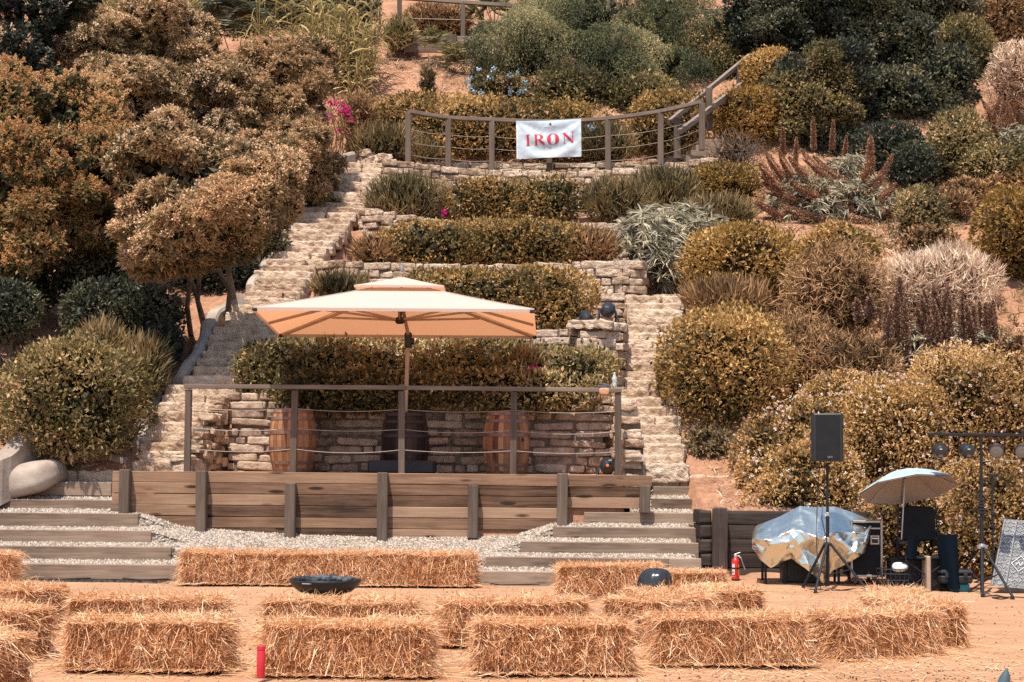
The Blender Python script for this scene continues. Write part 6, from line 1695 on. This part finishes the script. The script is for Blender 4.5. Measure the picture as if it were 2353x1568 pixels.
# panicle shrub
bl = [B(-80, 170, 150, 420, 31.8, 1.1, 2.1), B(60, 200, 260, 420, 32.6, 1.1, 2.1), B(-60, 330, 170, 590, 31.0, 1.0, 2.1), B(110, 300, 330, 560, 31.8, 1.1, 2.1), B(180, 420, 320, 600, 31.6, .8, 2.1), B(-40, 500, 120, 640, 30.8, .8, 2.1)]
ck = clumps(bl, 450, 4.4, .15, .42); lv, fl = rosettes(ck, 451, 120, 9, .11, .045, .95, .036, 20, .42, cone=.17); core(lv, bl, .74)
plant("panicle_bush", "huge bush covered in orange cone blossoms at the frame edge", "flowering shrub", SG, [("foliage", lv, 'hedge_green'), ("blossom", fl, 'panicle'), ("stem", under(bl, 8, 98, .05), 'bark')])
bl = [B(-60, -80, 150, 130, 37.0, 1.5, 2.1), B(60, -60, 230, 90, 38.0, 1.4, 2.1), B(-60, 80, 110, 220, 35.5, 1.0, 2.1)]
ck = clumps(bl, 455, 3, .2, .5); lv, fl = rosettes(ck, 456, 90, 9, .13, .05, .22, .04, 18, .3, cone=.2); core(lv, bl, .74)
plant("panicle_bush", "dark bush with few pale cone blossoms in the upper corner", "flowering shrub", SG, [("foliage", lv, 'dark'), ("blossom", fl, 'bloom'), ("stem", under(bl, 8, 99, .06), 'bark')])
# round bush in front of the stair foot
bl = [B(4, 790, 332, 1056, 27.7, 1.05, 2.9), B(110, 780, 260, 870, 27.8, .7, 2.2)]
plant("hedge", "clipped round bush in the white plaster planter at the stair foot", "hedge", SG, [("foliage", leafy(bl, 460, 700, .085, .052, .45), 'hedge_green'), ("stem", under(bl, 6, 100), 'bark')])
# dark undergrowth under the trees
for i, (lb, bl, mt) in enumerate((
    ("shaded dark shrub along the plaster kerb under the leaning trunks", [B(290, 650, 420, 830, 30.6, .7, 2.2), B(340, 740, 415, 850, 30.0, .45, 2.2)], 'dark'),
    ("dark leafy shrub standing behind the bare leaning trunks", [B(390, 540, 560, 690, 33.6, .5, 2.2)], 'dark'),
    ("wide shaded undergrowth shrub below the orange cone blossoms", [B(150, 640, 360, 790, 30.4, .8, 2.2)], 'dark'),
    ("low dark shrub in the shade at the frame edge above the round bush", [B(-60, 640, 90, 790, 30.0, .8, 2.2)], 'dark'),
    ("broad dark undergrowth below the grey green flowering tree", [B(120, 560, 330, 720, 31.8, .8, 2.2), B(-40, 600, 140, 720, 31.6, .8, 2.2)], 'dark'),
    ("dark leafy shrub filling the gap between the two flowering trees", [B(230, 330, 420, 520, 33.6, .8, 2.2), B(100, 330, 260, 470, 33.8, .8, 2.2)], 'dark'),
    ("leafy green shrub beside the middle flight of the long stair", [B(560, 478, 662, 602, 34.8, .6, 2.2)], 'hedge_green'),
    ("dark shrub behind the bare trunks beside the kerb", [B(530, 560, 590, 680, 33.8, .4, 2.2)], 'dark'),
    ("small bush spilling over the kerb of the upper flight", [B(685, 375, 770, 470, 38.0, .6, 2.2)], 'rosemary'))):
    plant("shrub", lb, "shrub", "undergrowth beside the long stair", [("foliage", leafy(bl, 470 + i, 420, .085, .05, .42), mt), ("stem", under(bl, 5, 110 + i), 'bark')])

# reeds, palm, ferns and blossoms along the top
def reeds(lb, x0, x1, yb, Y, n, L, seed, mt='reed', base=.5, lean=.4, dy=.6, W=.045):
    r = np.random.default_rng(seed); a, b = P(x0, yb, Y), P(x1, yb, Y); mb = MB(); st_ = MB()
    for k in range(n):
        x = r.uniform(a[0], b[0]); y = Y + r.uniform(-dy, dy); z = tz(x, y); h = L * r.uniform(.6, 1.2); d0 = nrm(np.array([r.normal(0, lean * .5), r.normal(0, .2), 1]))
        q = np.array([x, y, z]); st_.tube([q, q + d0 * h * .5, q + d0 * h + [d0[0] * .2, 0, 0]], [.016, .013, .006], 5)
        m = 16; t = r.uniform(.1, 1, m); p = q + d0 * (h * t)[:, None]
        dd = nrm(np.stack([r.normal(0, .8, m), r.normal(0, .8, m), r.uniform(.5, 1.5, m)], -1))
        add_blades(mb, p, dd, L * .42 * r.uniform(.6, 1.3, m), W, r, base + .5 * (r.random(m) - .5) + .3 * (t < .35), r.uniform(.3, 1.1, m), 4)
    plant("reed_clump", lb, "reeds", "giant reed clumps on the crest", [("blade", mb, mt), ("stalk", st_, mt)], [(a[0] + b[0]) / 2, Y, tz((a[0] + b[0]) / 2, Y)])
reeds("giant reed clump arching over the top of the tall flowering tree", 600, 720, 100, 43.5, 34, 2.6, 501)
reeds("dense reed clump with straw coloured blades beside the red slope", 765, 870, 110, 44.0, 36, 2.1, 502, base=.55)
reeds("dry straw coloured reeds fallen over at the top", 270, 590, 80, 41.5, 34, 1.6, 503, base=.75, lean=1.6)
r = np.random.default_rng(510)
def fern(lb, c, n, L, seed, mt='palm', W=.06, k=15, droop=.5, name="fern"):
    r = np.random.default_rng(seed); mb = MB()
    for i in range(n):
        a = r.uniform(0, 6.28); el = r.uniform(.25, 1.3); d = np.array([math.cos(a) * math.cos(el), math.sin(a) * math.cos(el), math.sin(el)]); LL = L * r.uniform(.7, 1.2)
        sd = nrm(np.cross(d, [0, 0, 1.0])); t = np.linspace(.12, 1, k)
        tq = np.linspace(0, 1, 6)[:, None]; mb.tube(c + d * LL * tq - np.array([0, 0, 1.0]) * (droop * LL * tq ** 2), .012, 5, .3)
        p = c + d * LL * t[:, None] - np.array([0, 0, 1.0]) * (droop * LL * t ** 2)[:, None]
        for s_ in (-1, 1):
            dd = nrm(np.broadcast_to(d * .5 + sd * s_, p.shape) + r.normal(0, .12, p.shape) + [0, 0, -.15])
            add_leaves(mb, p, dd, LL * .28 * np.sin(np.pi * (t * .85 + .12)), W * .5, r, .5 + .5 * (r.random(k) - .5) + 0 * t, .1)
    plant(name, lb, name.replace('_', ' '), None, [("frond", mb, mt)], c)
q = P(1045, 150, 45.4); fern("green fern with arching fronds below the upper plank wall", q + [0, 0, .1], 26, 1.0, 511, 'palm')
q = P(1000, 100, 46.2); fern("thin upright fern plant at the end of the upper plank wall", q, 14, .8, 512, 'palm')
q = P(1135, 70, 48.6)
def fanpalm(lb, c, seed):
    r = np.random.default_rng(seed); mb = MB()
    for i in range(26):
        a = r.uniform(0, 6.28); el = r.uniform(-.5, 1.2); d = np.array([math.cos(a) * math.cos(el), math.sin(a) * math.cos(el), math.sin(el)])
        h = c + d * .7; n = 18; sp_ = np.linspace(-1.2, 1.2, n); sd = nrm(np.cross(d, r.normal(0, 1, 3)))
        dd = nrm(d * np.cos(sp_)[:, None] + sd * np.sin(sp_)[:, None])
        add_blades(mb, np.repeat(h[None], n, 0), dd, .62, .05, r, np.full(n, .35 + .5 * (el < 0.0)) + .3 * (r.random(n) - .5), .25, 2)
        mb.tube([c, h], .012, 5)
    tk = MB(); tk.tube([c + [0, 0, -1.2], c + [0, 0, 0.05]], [.22, .2], 10)
    plant("fan_palm", lb, "palm", None, [("frond", mb, 'palm'), ("trunk", tk, 'bark')], c + [0, 0, -1.2])
fanpalm("fan palm with dry lower fronds behind the crest railing", q, 513)
q = P(548, 35, 44.5); fern("dark tree fern with drooping fronds between the reeds at the top", q, 60, 1.6, 514, 'dark', .1, 18, .6, "tree_fern")
def blossoms(lb, bl, seed, mt, leaf, dens, bd, name, extra=0):
    r = np.random.default_rng(seed); lv = leafy(bl, seed, dens, .07, .04, .5, lump=.3, do_core=dens > 200, inner=.5); fl = MB()
    p, N = shell(bl, bd, r, .3, 2, .1); k = 12
    Q = np.repeat(p + N * .03, k, 0) + nrm(r.normal(0, 1, (len(p) * k, 3))) * .055
    add_leaves(fl, Q, nrm(r.normal(0, 1, Q.shape)), .055, .05, r, r.random(len(Q)))
    plant(name, lb, "flowering shrub", None, [("foliage", lv, leaf), ("blossom", fl, mt), ("stem", under(bl, 14, seed, .012), 'drybrown')])
blossoms("magenta blossoming bush beside the topmost steps of the long stair", [B(738, 235, 812, 322, 41.0, .5, 2)], 520, 'magenta', 'drybrown', 150, 15, "blossom_bush")
blossoms("small sprig of magenta blossom above the flowering trees", [B(686, 204, 726, 240, 41.8, .25, 2)], 521, 'magenta', 'drybrown', 150, 30, "blossom_bush")
blossoms("pale blue plumbago bush below the pepper tree's edge", [B(1078, 165, 1160, 240, 43.6, .55, 2.1), B(1130, 170, 1215, 235, 43.8, .5, 2.1)], 522, 'bluepetal', 'hedge_green', 420, 7, "blossom_bush")
def dots(lb, pts, mt, seed):
    r = np.random.default_rng(seed); mb = MB()
    for (x, y, Y) in pts:
        c = P(x, y, Y); Q = c + nrm(r.normal(0, 1, (16, 3))) * .05; add_leaves(mb, Q, nrm(r.normal(0, 1, Q.shape)), .055, .05, r, r.random(16))
    plant("blossom_sprig", lb, "blossom", None, [("petal", mb, mt)])
dots("tiny magenta flower in the rosemary tuft over the barrels", [(1222, 849, 28.05), (1228, 847, 28.05)], 'magenta', 523)
dots("single magenta flower at the foot of the brownish rosemary bush", [(1018, 488, 36.3)], 'magenta', 524)
dots("single pale blue flower among the rosemary beside the banner", [(1355, 292, 40.3), (1362, 295, 40.3)], 'bluepetal', 525)
# bushes and soil cover behind the crest
for i, (lb, bl, mt) in enumerate((
    ("rust coloured dry bush between the crest railing and the plank wall", [B(925, 8, 1085, 90, 48.8, .8, 2.2)], 'drybrown'),
    ("dark thicket standing behind the giant reed clumps", [B(430, -40, 660, 85, 46.8, .9, 2.2), B(600, -50, 790, 75, 47.4, .9, 2.2), B(740, -40, 880, 70, 48, .8, 2.2)], 'dark'),
    ("pale dry brush under the fallen reeds at the top", [B(230, -20, 470, 70, 43.0, .8, 2.2)], 'reed'),
    ("small green shrub at the end of the upper plank wall", [B(880, 40, 960, 120, 47.0, .6, 2.2)], 'hedge_green'),
    ("grey scrub mound on the red slope below the reeds", [B(760, 120, 860, 175, 44.4, .6, 2.2)], 'dusty'),
    ("slender grey weed standing on the red slope", [B(966, 150, 1000, 232, 43.4, .2, 2.2)], 'dusty'),
    ("reddish twiggy bush between the magenta blossom and the tall hedge", [B(780, 215, 870, 330, 41.6, .5, 2.2)], 'drybrown'),
    ("small shrub on bare soil near the frame edge beside the yellow shrub", [B(2160, 440, 2240, 500, 37.6, .5, 2.2)], 'drybrown'))):
    plant("shrub", lb, "shrub", SG, [("foliage", spiky(bl, 530 + i, 420, .14, .03, .5, up=.6), mt), ("stem", under(bl, 5, 130 + i, .015), 'bark')])
for i, (x0, x1, Y, h) in enumerate(((-300, 160, 53, 4), (120, 520, 55, 4), (430, 800, 54, 3.5), (700, 960, 57, 3.2), (1380, 1760, 57, 4.5), (1700, 2050, 60, 5), (2000, 4500, 58, 5), (1150, 1450, 60, 3.0))):
    a = P(x0, 0, Y); b = P(x1, 0, Y); xm = (a[0] + b[0]) / 2; z = tz(xm, Y); bl = [(np.array([xm, Y, z + h * .45]), np.array([(b[0] - a[0]) / 2, 1.6, h * .6]), 2.3)]
    ck = clumps(bl, 560 + i, .8, .5, .9)
    plant("hedge_tree", ("dark background tree behind the crest, %s" % ("in the corner over the dark bush", "over the grey green flowering tree", "behind the reed clumps", "beside the crest railing post", "behind the pepper tree's crown", "behind the oak's crown", "in the corner behind the thicket", "behind the fan palm")[i]), "tree", "trees behind the crest", [("crown", leafy(ck + bl, 570 + i, 110, .14, .09, .35, cs=.8), 'dark'), ("trunk", trunk([(xm, Y, z - .2), (xm + .1, Y, z + h * .6)], .2, .1), 'bark')])
# litter and dry grass on the soil
r = np.random.default_rng(600); n = 120000
x = r.uniform(-13, 13, n); y = r.uniform(25.5, 50, n) ; 
keep = (fbm(np.stack([x, y, 0 * x], -1), .8, 2) > .42) & ~((x > -5.9) & (x < 3.0) & (y < 41.2))
x, y = x[keep], y[keep]; z = terrain(x, y); n = len(x); mb = MB()
d = nrm(np.stack([r.normal(0, 1, n), r.normal(0, 1, n), r.uniform(.05, .9, n)], -1))
add_blades(mb, np.stack([x, y, z], -1), d, r.uniform(.06, .24, n), .018, r, r.random(n), .4, 2)
tag(mb.build("leaf_litter", M['drywhite']), "dry grass and leaf litter covering the reddish slope", "leaf litter", kind='stuff')

r = np.random.default_rng(610); mb = MB(); m = 0
cx2 = np.concatenate([r.uniform(-12, 12, 1100), r.uniform(2.5, 11, 700)]); cy2 = np.concatenate([r.uniform(26, 50, 1100), r.uniform(29, 44, 700)])
keep = ~((cx2 > -6.0) & (cx2 < 3.1) & (cy2 < 41.4)) & ~((cx2 > 2.5) & (cy2 < 27.2)); cx2, cy2 = cx2[keep], cy2[keep]; k = 26
px_ = np.repeat(cx2, k) + r.normal(0, .09, len(cx2) * k); py_ = np.repeat(cy2, k) + r.normal(0, .09, len(cx2) * k); n = len(px_)
d = nrm(np.stack([r.normal(0, .6, n), r.normal(0, .6, n), r.uniform(.4, 1.2, n)], -1))
add_blades(mb, np.stack([px_, py_, terrain(px_, py_) - .01], -1), d, r.uniform(.08, .30, n), .022, r, np.repeat(r.uniform(.1, .8, len(cx2)), k) + .3 * (r.random(n) - .5), .35, 2)
tag(mb.build("undergrowth", M['rosemary']), "low dry tufts of ground cover between the shrubs", "ground cover", kind='stuff')
r = np.random.default_rng(620); bl = []
for (xa2, xb3, n2) in ((7.2, 14.5, 34), (-15.5, -8.6, 30)):
    for _ in range(n2):
        x = r.uniform(xa2, xb3); y = r.uniform(27.5, 50)
        if abs(x) < y * .29 + .6: continue
        s_ = r.uniform(.6, 1.3); bl.append((np.array([x, y, tz(x, y) + s_ * .35]), np.array([s_, s_ * .9, s_ * .75]), 2.2))
tag(leafy(bl, 621, 150, .11, .07, .48).build("scrub", M['hedge']), "scrub covering the slope beyond the shrubs at both sides", "scrub", kind='stuff')
